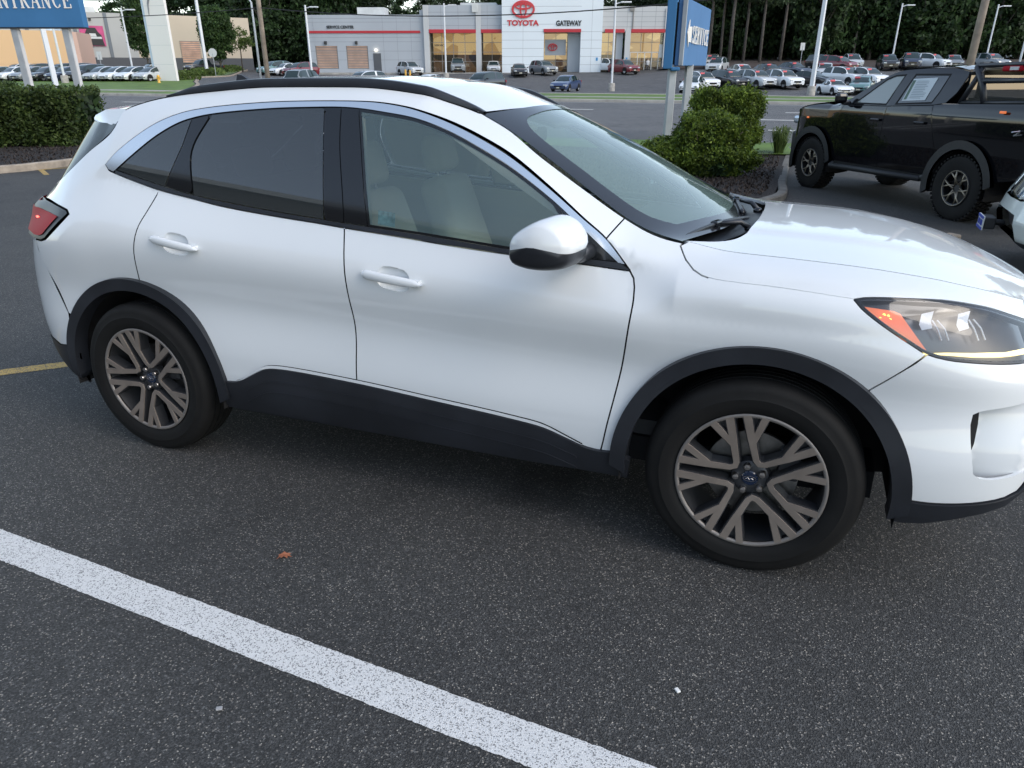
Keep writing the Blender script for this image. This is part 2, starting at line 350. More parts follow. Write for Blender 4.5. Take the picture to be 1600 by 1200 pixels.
T={'drip': [(-1.509,1.310),(-1.459,1.357),(-1.359,1.424),(-1.242,1.484),(-1.118,1.523),(-.990,1.543),(-.663,1.565),(-.313,1.568),(-.164,1.563),(-.056,1.550),(.015,1.536),(.152,1.496),(.288,1.443),(.421,1.379),(.595,1.269),(.710,1.188),(.796,1.128),(.874,1.048),(.889,1.032)],
'chin': [(-1.446,1.286),(-1.345,1.359),(-1.230,1.433),(-1.116,1.485),(-1.027,1.507),(-.930,1.521),(-.657,1.540),(-.486,1.5445),(-.316,1.545),(-.228,1.540),(-.118,1.527),(.023,1.505),(.161,1.464),(.297,1.407),(.428,1.343),(.599,1.238),(.700,1.163),(.847,1.051)],
'belt': [(-1.509,1.310),(-1.486,1.288),(-1.445,1.276),(-1.184,1.218),(-1.008,1.192),(-.835,1.167),(-.587,1.143),(-.340,1.124),(-.230,1.114),(.019,1.095),(.225,1.076),(.452,1.059),(.722,1.042),(.889,1.030)],
'glb': [(-1.439,1.288),(-1.149,1.230),(-1.003,1.205),(-.589,1.160),(-.342,1.140),(-.232,1.131),(-.123,1.123),(.100,1.107),(.450,1.076),(.66,1.062)],
'seamQ': [(-1.177, 1.216), (-1.218, 1.12), (-1.239, 1.076),(-1.262,.98), (-1.279, 0.887), (-1.293, 0.82)],
'rdgl': [(-0.949, 1.517), (-1.022, 1.378), (-0.989, 1.205)], 'qdiv': [(-1.079, 1.397), (-1.116, 1.313), (-1.152, 1.226)], 'rdgr': [(-0.389, 1.54), (-0.36, 1.366), (-0.324, 1.139)],
'seamB': [(-0.314, 1.563), (-0.292, 1.414), (-0.252, 1.242), (-0.227, 1.114), (-0.196, 0.942), (-0.193, 0.817), (-0.191, 0.673), (-0.19, 0.521), (-0.188, 0.40), (-0.186, 0.33)],
'fdgl': [(-0.23, 1.535), (-0.197, 1.415), (-0.155, 1.246), (-0.123, 1.123)],
'seamF': [(0.889, 1.030), (0.906, 1.008), (0.918, 0.95), (0.913, 0.86), (0.87, 0.581), (0.852, 0.481), (0.836, 0.392), (0.821, 0.335)],
'apil': [(0.216, 1.523), (0.349, 1.460), (0.527, 1.356), (0.69, 1.262), (0.829, 1.185), (0.918, 1.145), (0.986, 1.125), (1.044, 1.115)],
'cladT': [(-0.93, 0.418), (-0.86, 0.420), (-0.792, 0.431), (-0.725, 0.466), (-0.651, 0.502), (-0.579, 0.513), (-0.2, 0.503), (0.136, 0.480), (0.472, 0.455), (0.617, 0.438), (0.701, 0.412), (0.782, 0.386), (0.831, 0.382), (0.88, 0.386)],
'shut': [(1.037, 1.108), (1.067, 1.073), (1.099, 1.05), (1.128, 1.038), (1.176, 1.03), (1.252, 1.026), (1.36, 1.022),(1.47,1.014),(1.584,1.004)],
'hlT': [(1.584, 1.004), (1.61, 1.009), (1.7, 1.011), (1.844, 1.002), (1.96, 0.977), (2.047, 0.943), (2.11, 0.915)],
'hlB': [(1.584, 1.004), (1.608, 0.982), (1.673, 0.937), (1.75, 0.89), (1.804, 0.86), (1.862, 0.845), (1.934, 0.836), (2.088, 0.822),(2.14,.82)],
'bumpW': [(1.842, 0.374), (1.896, 0.372), (1.986, 0.377), (2.058, 0.385), (2.115, 0.395), (2.150, 0.41), (2.175, 0.45),(2.20,.50)]}
T={k:sm(v) for k,v in T.items()}
car=thing('parked_car','white compact crossover with black wheel arch trim, nearest the camera','car',
  Matrix(((.93011462,.36723751,-.00483881,-.11287362),(-.36676077,.92943907,.04036773,3.46079242),(.01932192,-.03577193,.99917317,-.14166433),(0,0,0,1))))
def arc(cx,cz,r,a0,a1,n=60): return [(cx+r*math.cos(math.radians(a0+(a1-a0)*i/n)),cz+r*math.sin(math.radians(a0+(a1-a0)*i/n))) for i in range(n+1)]
FX,RX=1.357,-1.354
def flank(sd):
    L=LS(sd)
    GLZ=('window_trim','belt_moulding','front_window','window_seal','rear_window','quarter_window','door_pillar_cover','pillar_cover','mirror_sail','window_frame'); Lg=LG(sd)
    def pan(name,o,m='white',off=0,par=car,thick=.012,step=.03,holes=(),g=.0028,sy=1):
        return curved(name,[(Lg if name in GLZ else L,inset(o,g) if g else o,list(holes),sy)],m,par,off,thick,step)
    belt,drip,sB,sF,sQ=T['belt'],T['drip'],T['seamB'],T['seamF'],T['seamQ']
    bj=belt[min(range(len(belt)),key=lambda i:abs(belt[i][0]+.227))]; bq=belt[min(range(len(belt)),key=lambda i:abs(belt[i][0]+1.177))]
    sBl=part_of(sB,bj,sB[-1])
    archF=arc(FX,.372,.452,176,4); archR=arc(RX,.372,.452,4,176)  # cut under the flares
    # doors
    def cupo(x0,x1,z0,z1):
        xm=x0+(x1-x0)*.48; zm=z0+(z1-z0)*.48-.002
        pw=lambda v,e: math.copysign(abs(v)**e,v)
        return [(xm+.070*pw(math.cos(t),.62),zm-.004+(.046 if math.sin(t)>0 else .040)*pw(math.sin(t),.72)-.11*.070*pw(math.cos(t),.62)) for t in np.linspace(0,2*math.pi,44,endpoint=False)]
    fd=pan('front_door',loop(sBl,sF[::-1],part_of(belt,belt[-1],bj)),holes=[cupo(-.112,.147,.962,.938)],step=.019)
    rd=pan('rear_door',loop([bq]+sQ[1:],arc(RX,.372,.452,82,6,40),[(-.89,.33)],sBl[::-1],part_of(belt,bj,bq)),holes=[cupo(-1.146,-.895,1.030,1.000)],step=.019)
    # quarter, roof side and A pillar in one pressing
    top=[(x,float(chs(*RZ[7],x))-.002) for x in np.arange(.21,-1.50,-.03)]
    dp=[(-1.515,1.53),(-1.516,1.482),(-1.531,1.444),(-1.639,1.373),(-1.757,1.293),(-1.86,1.232),(-1.93,1.215),(-2.05,1.18),(-2.10,1.135)]
    o=loop([sQ[-1]]+sQ[::-1],part_of(belt,bq,belt[0]),part_of(drip,drip[0],(.796,1.128)),[(.829,1.180)],part_of(T['apil'],(.829,1.18),T['apil'][0]),top,sm(dp),
        [(-1.93,1.143),(-1.80,1.130),(-1.70,1.115),(-1.678,1.098),(-1.70,1.078),(-1.84,.978),(-1.89,.966),(-1.955,.966)],[(-1.80,.63)],arc(RX,.372,.452,148,100,20))
    pan('body_side',o,step=.026,sy=.4)
    # rear bumper corner
    pan('rear_bumper_corner',loop([(-1.80,.63),(-1.955,.966),(-2.17,.975)],[(-2.18,.50),(-2.10,.455),(-1.93,.452),(-1.80,.465)]))
    pan('rear_bumper_trim',loop([(-1.77,.47),(-1.93,.456),(-2.10,.458),(-2.18,.50)],[(-2.14,.36),(-1.95,.27),(-1.80,.26)]),'trim',.006)
    # fender
    o=loop([(.796,1.128)],[(.829,1.180)],part_of(T['apil'],(.829,1.18),T['apil'][-1]),T['shut'],T['hlB'][:next(i for i,p in enumerate(T['hlB']) if p[0]>=1.804)],[(1.804,.858)],[(1.672,.730)],
        arc(FX,.372,.452,48,176,50),[(.89,.33)],sF[::-1],part_of(drip,drip[-1],(.796,1.128)))
    pan('front_fender',o,step=.026,sy=.5)
    # bumper side with its duct
    duct=[(1.967,.672),(1.985,.682),(2.03,.690),(2.10,.700),(2.185,.715),(2.19,.50),(2.15,.478),(2.10,.468),(2.05,.466),(2.018,.472),(2.0,.487),(1.992,.52),(1.976,.585),(1.966,.64)]
    duct=loop(sm(duct)[::-1])
    o=loop([(1.672,.730),(1.804,.858)],part_of(T['hlB'],(1.804,.86),T['hlB'][-1]),[(2.205,.80)],[(2.22,.52)],T['bumpW'][::-1],[(1.80,.374)],arc(FX,.372,.452,2,48,30))
    pan('front_bumper',o,holes=[duct],step=.026)
    ld=Lift(lambda x,z:np.stack([x-.0*z,sd*(Yside(x,z)-.008-.055*np.clip((2.14-x)/.14,0,1)**.8),z],-1),-sd)
    curved('bumper_duct',[(ld,inset(duct,-.02),[],1)],'white',car,0,0,.02)
    b=loop(sm([(1.972,.66),(1.985,.665),(1.992,.60),(1.99,.53),(1.984,.60),(1.972,.64)])); b=[(1.964,.655),(1.99,.672),(1.995,.62),(1.994,.56),(1.982,.50),(1.97,.58)]
    curved('duct_slot',[(ld,loop(b),[],1)],'dark',car,.012,0,.02)
    pan('lower_valance',loop([(1.80,.37)],[(1.842,.372)],part_of(T['bumpW'],(1.842,.374),T['bumpW'][-1]),[(2.215,.42),(2.12,.362),(2.06,.340),(1.97,.312),(1.90,.290),(1.845,.282),(1.80,.283)]),'trim',.008)
    st_=[p for p in T['shut'] if p[0]>1.13]; curved('seam_filler',[(L,loop([(a,b+.012) for a,b in st_],[(a,b-.012) for a,b in st_][::-1]),[],1)],'white',car,-.0022,0,.02)
    # flares
    def flare(cx,ro,ri,a0,a1,zc=.355):
        A=arc(cx,zc,ro,a0,a1); B=arc(cx,zc,ri,a1,a0); return loop(A,B)
    Lf=Lift(lambda x,z,sd=sd:np.stack([x,sd*(Yside(x,z)*.4+.6*.928),z],-1),-sd)
    for nm,cx,ro,ri in (('wheel_arch_trim',FX,.487,.430),('wheel_arch_trim',RX,.487,.432)):
        A=arc(cx,.352,ro,182,-2); B=arc(cx,.352,ri,-6,186)
        curved(nm,[(Lf,loop(A,B),[],1)],'trim',car,.014,.07,.018)
    # sills
    bot=[(.935,.285),(.567,.275),(0,.280),(-.5,.287),(-.9,.283)]
    pan('sill_cladding',loop(T['cladT'],[(.945,.36)],sm(bot),[(-.93,.36)]),'trim',.014,thick=.03)
    lip=T['cladT']; up=[(a,b+.013*min(1,max(0,(a+.84)/.2))*min(1,max(0,(.80-a)/.2))) for a,b in lip]
    pan('cladding_edge',loop(lip[5:-5],[p for p in up[5:-5]][::-1]),'white',.008,thick=.02,g=0)
    for dz in (.055,.105):
        c=[(a,b-dz) for a,b in T['cladT'] if -.78<a<.76]; pan('cladding_rib',loop(c,[(a,b-.006) for a,b in c][::-1]),'trim',.0165,thick=.004,g=0)
    pan('lower_sill',loop([(.93,.283),(-.9,.281)],[(-.9,.25),(.93,.25)]),'trim',-.012,thick=.03)
    # daylight opening: frames, glass, bright strip
    ch,gl=T['chin'],T['glb']
    bright=loop(part_of(drip,drip[0],(.874,1.048)),part_of(ch,(.847,1.051),ch[0]),[(-1.455,1.280),(-1.486,1.289)])
    pan('window_trim',bright,'chrome',.003,g=.002,step=.02)
    pan('belt_moulding',loop(belt[3:],[(.889,1.033)],[(.856,1.054)],[(.67,1.064)],part_of(gl,(.66,1.062),gl[0])),'trim',.004,g=.001)
    cf=part_of(ch,ch[0],ch[-1])
    fq=lambda a,b:part_of(ch,a,b)
    fw=loop(part_of(ch,(-.229,1.54),(.60,1.232)),[(.632,1.20),(.655,1.068)],part_of(gl,(.655,1.062),(-.123,1.123)),T['fdgl'][::-1][1:])
    pan('front_window',fw,'glass',-.002,thick=0)
    pan('window_seal',loop(fw),'gloss',-.001,thick=.004,holes=[inset(fw,.009)],g=0,step=.01)
    rw=loop(part_of(ch,(-.949,1.516),(-.39,1.543)),T['rdgr'],part_of(gl,(-.324,1.139),(-1.003,1.205)),T['rdgl'][::-1])
    pan('rear_window',rw,'tint',-.002,thick=0)
    qw=loop(part_of(ch,ch[0],(-1.06,1.502)),T['qdiv'],part_of(gl,(-1.149,1.230),gl[0]))
    pan('quarter_window',qw,'tint',-.001,thick=0)
    pan('door_pillar_cover',loop(part_of(ch,(-1.055,1.503),(-.955,1.517)),T['rdgl'][1:-1],part_of(gl,(-.995,1.205),(-1.145,1.230)),T['qdiv'][::-1][1:]),'gloss',.001,g=.004)
    pan('pillar_cover',loop(part_of(ch,(-.385,1.543),(-.325,1.545)),part_of(sB,(-.312,1.545),(-.231,1.13)),part_of(gl,(-.236,1.131),(-.318,1.138)),T['rdgr'][::-1][1:-1]),'gloss',.001,g=.002)
    pan('pillar_cover',loop(part_of(ch,(-.315,1.545),(-.235,1.54)),T['fdgl'][1:-1],part_of(gl,(-.128,1.124),(-.226,1.131)),part_of(sB,(-.231,1.13),(-.312,1.545))),'gloss',.001,g=.002)
    pan('mirror_sail',loop([(.60,1.232)],part_of(ch,(.605,1.233),(.847,1.051)),[(.838,1.056),(.66,1.065)],[(.636,1.20)]),'gloss',.000,g=.001)
    pan('window_frame',loop(part_of(ch,ch[0],(.60,1.232)),[(.60,1.225)],[(a,b-.012) for a,b in part_of(ch,(.60,1.232),ch[0])][2:-4]),'gloss',-.003,g=0,thick=.02,step=.012)
    # handles
    for dr,x0,x1,z0,z1 in ((rd,-1.146,-.895,1.030,1.000),(fd,-.112,.147,.962,.938)):
        zc=lambda x:z0+(z1-z0)*(x-x0)/(x1-x0)
        b=MB(); n=26; 
        sec=[]
        for i in range(n+1):
            t=i/n; x=x0+(x1-x0)*t; w=.0165*min(1,(t*14)**.5,((1-t)*7)**.5)*(1.12-.25*max(0,t-.6)/.4); h=.022+.012*math.sin(math.pi*t)
            y=float(Yside(x,zc(x))[0]); row=[]
            for k in range(12):
                a=2*math.pi*k/12; row.append((x,sd*(y+h*.72+.012*math.cos(a)),zc(x)+w*math.sin(a)))
            sec.append(row)
        for i in range(n):
            o=len(b.v)
        b.v=[p for r in sec for p in r]; b.f=[(i*12+k,i*12+(k+1)%12,(i+1)*12+(k+1)%12,(i+1)*12+k) for i in range(n) for k in range(12)]+[tuple(range(12)),tuple(n*12+k for k in range(12))]
        b.build('door_handle','white',dr,smooth=True)
        xm=x0+(x1-x0)*.48
        for xx in (x0+.012,x1-.03):
            MB().box((xx,sd*(float(Yside(xx,zc(xx))[0])+.008),zc(xx)),(.03,.03,.022)).build('handle_mount','white',dr)
        # dished cup behind the grip
        zm=z0+(z1-z0)*.48-.002
        def cupf(x,z,xm=xm,zm=zm):
            r=np.clip((np.abs((x-xm)/.070)**3+np.abs((z-zm+.004+.11*(x-xm))/.044)**2.8),0,1); return np.stack([x,sd*(Yside(x,z)-.020*np.sqrt(1-r)),z],-1)
        curved('handle_recess',[(Lift(cupf,-sd),cupo(x0,x1,z0,z1),[],1)],'white',dr,0,0,.008)
    # door mirror
    c=Vector((.655,sd*1.035,1.150))
    cap=sm([(-.090,-.026),(-.090,-.004),(-.078,.024),(-.040,.054),(.005,.074),(.045,.072),(.085,.048),(.110,.012),(.113,-.010),(.108,-.026)],.012)
    low=sm([(.110,-.028),(.108,-.050),(.085,-.076),(.03,-.090),(-.04,-.088),(-.084,-.072),(-.094,-.050),(-.094,-.028)],.012)
    def loft(prof,name,m,par,k=1.0,close=True):
        b=MB(); ys=np.linspace(-1,1,23); n=len(prof)
        for q in ys:
            f_=(1-abs(q)**3.6)**(1/3.6)*.86+.14; f_*=k*(1+.06*q)
            b.v+=[(c.x+(a+.004)*f_-(.018*q if True else 0),c.y-sd*0+sd*q*.108,c.z+(e+.004)*f_*(1-.10*q)-.004) for a,e in prof]
        b.f=[(i*n+j,i*n+(j+1)%n,(i+1)*n+(j+1)%n,(i+1)*n+j) for i in range(22) for j in range(n if close else n-1)]+[tuple(range(n)),tuple(22*n+j for j in range(n))]
        return b.build(name,m,par,smooth=True,auto=50)
    mir=loft(cap,'door_mirror','white',car,close=False); loft(low+[(-.085,-.020),(.098,-.020)],'mirror_base','trim',mir,.985)
    mb=MB(); mb.tube([(.74,sd*.83,1.085),(.72,sd*.90,1.085),(.67,sd*.98,1.09)],[.030,.032,.036],12); mb.build('mirror_arm','trim',mir,smooth=True)
    g=MB(); g.box((.593,sd*1.035,1.138),(.006,.13,.07)); g.build('mirror_glass','chrome',mir,bevel=.001)
    if sd<0: M['lampwhite']=mat('lamp_inner_white',(.80,.83,.86),.25,spec=.6)
    # headlight: dark housing behind a clear cover
    hlo=loop(T['hlT'],[(2.14,.84)],T['hlB'][::-1])
    hb=curved('headlight',[(L,inset(hlo,-.004),[],1)],'housing',car,-.035,0,.02)
    pan('lamp_cover',hlo,'clear',.001,par=hb,thick=0,g=.006,step=.02)
    pan('lamp_seal',hlo,'gloss',-.0005,par=hb,thick=.02,g=0,holes=[inset(hlo,.008)],step=.012)
    pan('turn_signal',[(1.603,.990),(1.70,.980),(1.718,.973),(1.806,.868),(1.796,.868),(1.74,.895),(1.668,.942)],'amber',-.006,par=hb,g=0,step=.02)
    lit=MB()
    for q in ((1.672,.965),(1.684,.962),(1.690,.953),(1.662,.955)):
        yy=float(Yside(q[0],q[1])[0]); lit.lathe([(0,0),(.0045,0),(.0045,.003),(0,.003)],10,c=(q[0],sd*(yy-.008),q[1]))
    lit.build('turn_signal_led','amberlit',hb)
    sp=[(1.79,.858),(1.862,.857),(1.934,.851),(2.03,.846),(2.12,.843)]; pan('running_light',loop(sm(sp),[(a,b+.0115*min(1,.25+i*.4)) for i,(a,b) in enumerate(sp)][::-1]),'drl',-.004,par=hb,g=0,step=.02)
    for (x,z) in ((1.800,.942),(1.905,.938)):
        yy=float(Yside(x,z)[0]); b=MB()
        F=lambda a,c,dd: (a,sd*(float(Yside(a,c)[0])-dd),c)
        q=[(x-.024,z+.026),(x+.010,z+.032),(x+.004,z+.006),(x-.028,z-.002)]; b.add([F(a,c,.014) for a,c in q],[(0,1,2,3)]); b.add([F(a,c,.014) for a,c in ((x-.028,z-.002),(x+.004,z+.006),(x+.010,z-.012),(x-.018,z-.018))],[(0,1,2,3)])
        for o_,w_ in ((0,.0028),(.020,.0028)): b.tube([F(x+.006+o_*.7,z+.010,.012),(F(x+.024+o_,z-.014,.011)),F(x+.040+o_,z-.046,.012)],w_,6)
        b.build('lamp_reflector','lampwhite',hb)
    pan('lamp_brow',[(1.60,1.0),(1.70,1.0),(1.84,.99),(1.90,.975),(1.80,.975),(1.72,.968),(1.62,.988)],'gloss',-.014,par=hb,g=0,step=.02)
    # tail light
    tl=[(-1.690,1.100),(-1.705,1.110),(-1.80,1.124),(-1.93,1.136),(-2.10,1.136),(-2.22,1.13),(-2.22,.995),(-2.10,.978),(-1.96,.972),(-1.888,.974),(-1.845,.985)]
    LB=Lift(lambda x,z:np.stack([x,sd*(Yside(x,z)+.022*np.exp(-((x+2.1)/.12)**2)),z],-1),-sd)
    th=curved('tail_light',[(LB,loop(tl),[],1)],'trim',car,.003,.02,.02)
    rl=[(-1.752,1.082),(-1.84,1.092),(-1.95,1.100),(-2.10,1.102),(-2.21,1.10),(-2.21,1.0),(-2.10,.992),(-1.95,.988),(-1.90,.989),(-1.862,.998)]
    curved('tail_lens',[(LB,loop(rl),[],1)],'redlens',th,.0075,.004,.02)
    curved('tail_lamp_led',[(LB,loop([(-1.935,1.062),(-1.965,1.066),(-1.99,1.062),(-1.965,1.056)],step=.01),[],1)],'redlit',th,.009,0,.01)
    # liners behind the panels and inside the arches
    lin=loop([(-2.1,.30),(-2.12,1.2),(-1.5,1.27),(-1.17,1.20),(.0,1.08),(.8,1.03),(1.3,.99),(1.58,.96),(1.66,.90),(1.90,.80),(1.92,.42)],arc(FX,.34,.445,4,176),[(.85,.28),(-.87,.28)],arc(RX,.34,.445,4,176),step=.05)
    curved('inner_body',[(L,lin,[],1)],'dark',car,-.034,0,.06)
    for cx in (FX,RX):
        b=MB(); A=arc(cx,.34,.452,-8,188,30); o=0
        b.v=[(x,sd*.93,z) for x,z in A]+[(x,sd*.52,z) for x,z in A]; n=len(A)
        b.f=[(i,i+1,n+i+1,n+i) for i in range(n-1)]; b.v.append((cx,sd*.52,.2)); b.f+=[(n+i,n+i+1,2*n) for i in range(n-1)]
        b.build('wheel_well','dark',car)
CUPM=mat('recess_paint',(.80,.81,.82),.45,coat=.6)
for sd in (-1,1): flank(sd)
# hood
def hoodpoly():
    re=[(1.045,.728),(1.085,.695),(1.14,.645),(1.195,.565),(1.225,.46),(1.243,.3),(1.252,.1)]
    back=sm(re+[(a,-b) for a,b in re[::-1]])
    xs=np.arange(1.06,2.12,.03); e=[(float(x),float(Redge(x)[0])) for x in xs]
    fr=[(2.14,e[-1][1]-.03),(2.19,.28),(2.215,0),(2.19,-.28),(2.14,-e[-1][1]+.03)]
    return loop(back[::-1],e and [(a,b) for a,b in e],sm(fr),[(a,-b) for a,b in e[::-1]]) if False else loop([(a,b) for a,b in e],sm(fr),[(a,-b) for a,b in e[::-1]],back[::-1])
def hoodside(sd):
    xs=np.arange(1.06,2.12,.03); e=[(float(x),float(Redge(x)[1])) for x in xs]
    return (LS(sd),inset(loop(e,[(2.11,.918)],part_of(T['hlT'],T['hlT'][-1],T['hlT'][0]),T['shut'][::-1]),.0015),[],.6)
curved('hood',[(LT,hoodpoly(),[],1),hoodside(-1),hoodside(1)],'white',car,0,.012,.03)
# roof
xs=np.arange(-1.50,.205,.03); yr=[float(chs(*RY[7],x)) for x in xs]
hd=sm([(.205,.535),(.235,.44),(.272,.26),(.288,0),(.272,-.26),(.235,-.44),(.205,-.535)])
curved('roof',[(LRoof,loop([(float(a),-b) for a,b in zip(xs,yr)],hd[::-1],[(float(a),b) for a,b in zip(xs,yr)][::-1]),[],1)],'white',car,0,.01,.045)
# headliner shade and windscreen
curved('headliner',[(LRoof,loop([(-1.45,-.55),(.15,-.5),(.22,0),(.15,.5),(-1.45,.55)],step=.1),[],1)],'liner',car,-.045,0,.1)
full=[(-.985,.0),(.985,.0),(.985,.99),(-.985,.99)]
wso=loop([(-1,0),(1,0),(1,1),(-1,1)],step=.04)
curved('windscreen',[(LW,wso,[],1)],'wsglass',car,-.002,0,.05)
hole=sm([(-.80,.12),(0,.075),(.80,.12),(.87,.20),(.885,.5),(.84,.80),(.74,.885),(.45,.925),(0,.935),(-.45,.925),(-.74,.885),(-.84,.80),(-.885,.5),(-.87,.20),(-.80,.12)],.04)[:-1]
curved('windscreen_border',[(LW,wso,[hole],1)],'frit',car,.0005,0,.04)
# cowl tray under the wipers
def cow(s,t):
    xb=.96+.17*(1-np.abs(s)**2.2)
    xh=1.05+.205*(1-np.abs(s)**2.6)
    return np.stack([xb+(xh-xb)*t,(.715-.01*t)*s,1.092-.004*t-.02*(1-s*s)*(1-t)-.018*np.sin(np.pi*t)+.018*(1-s*s)*t],-1)
curved('cowl_panel',[(Lift(cow,1),loop([(-1,0),(1,0),(1,1.02),(-1,1.02)],step=.06),[],1)],'trim',car,0,0,.05)
def wiper(p0,p1,piv):
    b=MB(); a=Vector(p0); c=Vector(p1); m=(a+c)/2
    pts=[a+(c-a)*i/10+Vector((0,0,.014*math.sin(math.pi*i/10))) for i in range(11)]
    b.tube(pts,.008,6); w=b.build('wiper','trim',car,smooth=True)
    k=MB(); k.tube([Vector(piv),Vector(piv)+(m-Vector(piv))*.3+Vector((0,0,.022)),m+Vector((0,0,.016))],[.012,.010,.007],8); k.build('wiper_arm','trim',w,smooth=True)
    k=MB(); k.lathe([(0,0),(.020,0),(.020,.012),(.012,.022),(0,.023)],14,axis='z',c=(piv[0],piv[1],piv[2]-.012)); k.build('wiper_pivot','gloss',w,smooth=True)
    k=MB(); k.box((m.x,m.y,m.z+.016),(.03,.06,.02),rz=math.atan2(c.y-a.y,c.x-a.x)-math.pi/2); k.build('wiper_clip','gloss',w,bevel=.006)
wiper((1.02,-.66,1.115),(1.20,-.10,1.118),(1.225,-.30,1.108))
wiper((1.17,.02,1.120),(1.06,.60,1.125),(1.22,.20,1.110))
# roof rails
for sd in (-1,1):
    xs=[-1.27,-1.20,-1.12,-.96,-.75,-.5,-.3,-.15,-.03,.06,.13,.195,.235]; hh=[.002,.010,.022,.027,.028,.028,.028,.028,.026,.022,.016,.008,.002]
    b=MB(); n=8; V=[]
    X=np.linspace(-1.27,.222,60); H=chs(xs,hh,X)
    for x,h in zip(X,H):
        y=float(chs(*RY[7],x)); z=float(chs(*RZ[7],x))
        w=.016+.004*(h/.03)
        for a,c in ((-w,-.006),(-w,h*.55),(-w*.75,h*.9),(0,h),(w*.75,h*.9),(w,h*.5),(w,-.004)): V.append((x,sd*(y-.012+a*-1),z+c+.004))
    k=7; b.v=V; b.f=[(i*k+j,i*k+j+1,(i+1)*k+j+1,(i+1)*k+j) for i in range(59) for j in range(k-1)]
    b.build('roof_rail','trim',car,smooth=True,auto=50)
# spoiler, rear glass, tailgate, rear bumper
b=MB(); rows_=[]
for y in np.linspace(-.625,.625,25):
    e=1-(abs(y)/.66)**4; xt=-1.497; yy=min(abs(y)/.625,1); zt=float(Zroof(-1.497,y)); tip=-1.73-.18*e; zt2=1.508+.010*e; zb=1.446+.03*e
    rows_.append([(xt,y,zt),(xt+(tip-xt)*.5,y*.99,(zt+zt2)/2+.012),(tip+.02,y*.93,zt2+.003),(tip,y*.92,zt2-.008),(tip+.02,y*.95,zt2-.020),(-1.535,y*1.085,zb)])
b.v=[p for r in rows_ for p in r]; n=6; b.f=[(i*n+j,i*n+j+1,(i+1)*n+j+1,(i+1)*n+j) for i in range(24) for j in range(n-1)]+[tuple(range(n)),tuple(24*n+j for j in range(n))]
b.build('roof_spoiler','white',car,smooth=True,auto=35)
def rearpan(name,pts,m,off=0,holes=(),step=.04,thick=.012): 
    o=loop(pts,[(-a,b) for a,b in pts[::-1]],step=step*.7); return curved(name,[(LR,inset(o,.003),holes,1)],m,car,off,thick,step)
tg=None
rearpan('rear_glass',[(.0001,1.225),(.62,1.225),(.64,1.30),(.63,1.40),(.60,1.487),(.0001,1.50)],'rearglass',off=-.06,thick=0)
for sd in (-1,1): curved('rear_glass_edge',[(LS(sd),loop([(-1.521,1.478),(-1.536,1.444),(-1.643,1.370),(-1.762,1.289),(-1.868,1.226)],[(-1.98,1.222),(-2.02,1.222),(-1.985,1.30),(-1.905,1.40),(-1.83,1.487)],step=.02),[],1)],'rearglass',car,-.001,0,.02)
for sd in (-1,1): curved('rear_glass_seal',[(LS(sd),loop([(-1.515,1.490),(-1.530,1.446),(-1.638,1.374),(-1.756,1.294),(-1.862,1.230),(-1.90,1.215)],[(-1.905,1.222),(-1.87,1.240),(-1.765,1.306),(-1.648,1.384),(-1.545,1.455),(-1.525,1.49)],step=.02),[],1)],'gloss',car,-.003,.01,.02)
tg=rearpan('tailgate',[(.0001,.78),(.50,.78),(.56,.95),(.60,1.20),(.55,1.222),(.0001,1.222)],'white')
rearpan('rear_bumper',[(.0001,.50),(.74,.50),(.74,.95),(.565,.95),(.50,.775),(.0001,.775)],'white')
rearpan('rear_valance',[(.0001,.28),(.70,.32),(.76,.495),(.0001,.495)],'trim')
for s in (-1,1): curved('tail_lamp_inner',[(LR,loop([(s*.45,1.0),(s*.74,.985),(s*.735,1.135),(s*.62,1.135)]),[],1)],'redlens',car,.004,.01,.03)
def Xf(y,z):
    Yb=.905; n=chs([.2,.5,.75,.95,1.1],[4.0,4.0,3.3,2.6,2.6],z); xf=chs([.2,.4,.7,.9,1.0,1.1],[2.24,2.30,2.30,2.26,2.22,2.16],z)
    return 1.45+(xf-1.45)*np.clip(1-(np.abs(y)/Yb)**n,0,1)**(1/n)
LF=Lift(lambda y,z:np.stack([Xf(y,z),y,z],-1),1)
fo=lambda p:loop(p,[(-a,b) for a,b in p[::-1]])
curved('front_fascia',[(LF,inset(fo([(.0001,.40),(.60,.40),(.69,.50),(.70,.74),(.55,.80),(.0001,.86)]),.003),[fo([(.0001,.52),(.42,.52),(.50,.74),(.0001,.79)])],1)],'white',car,0,.012,.04)
curved('grille',[(LF,fo([(.0001,.50),(.43,.50),(.52,.75),(.0001,.81)]),[],1)],'gloss',car,-.03,0,.05)
curved('front_skirt',[(LF,fo([(.0001,.36),(.40,.37),(.48,.40),(.0001,.41)]),[],1)],'trim',car,.003,.02,.05)
MB().box((-.05,0,.33),(3.6,1.50,.10)).build('underbody','dark',car)
MB().box((1.55,0,.62),(1.1,1.1,.5)).build('engine_bay','dark',car)
# fin aerial
b=MB(); b.prism([(-.075,0),(.085,0),(.05,.012),(-.03,.058),(-.06,.062)],-.018,.018,lambda a,c,h:(-1.32+a,h*(1-c*9),float(Zroof(-1.32,0))+c)); b.build('roof_antenna','trim',car)
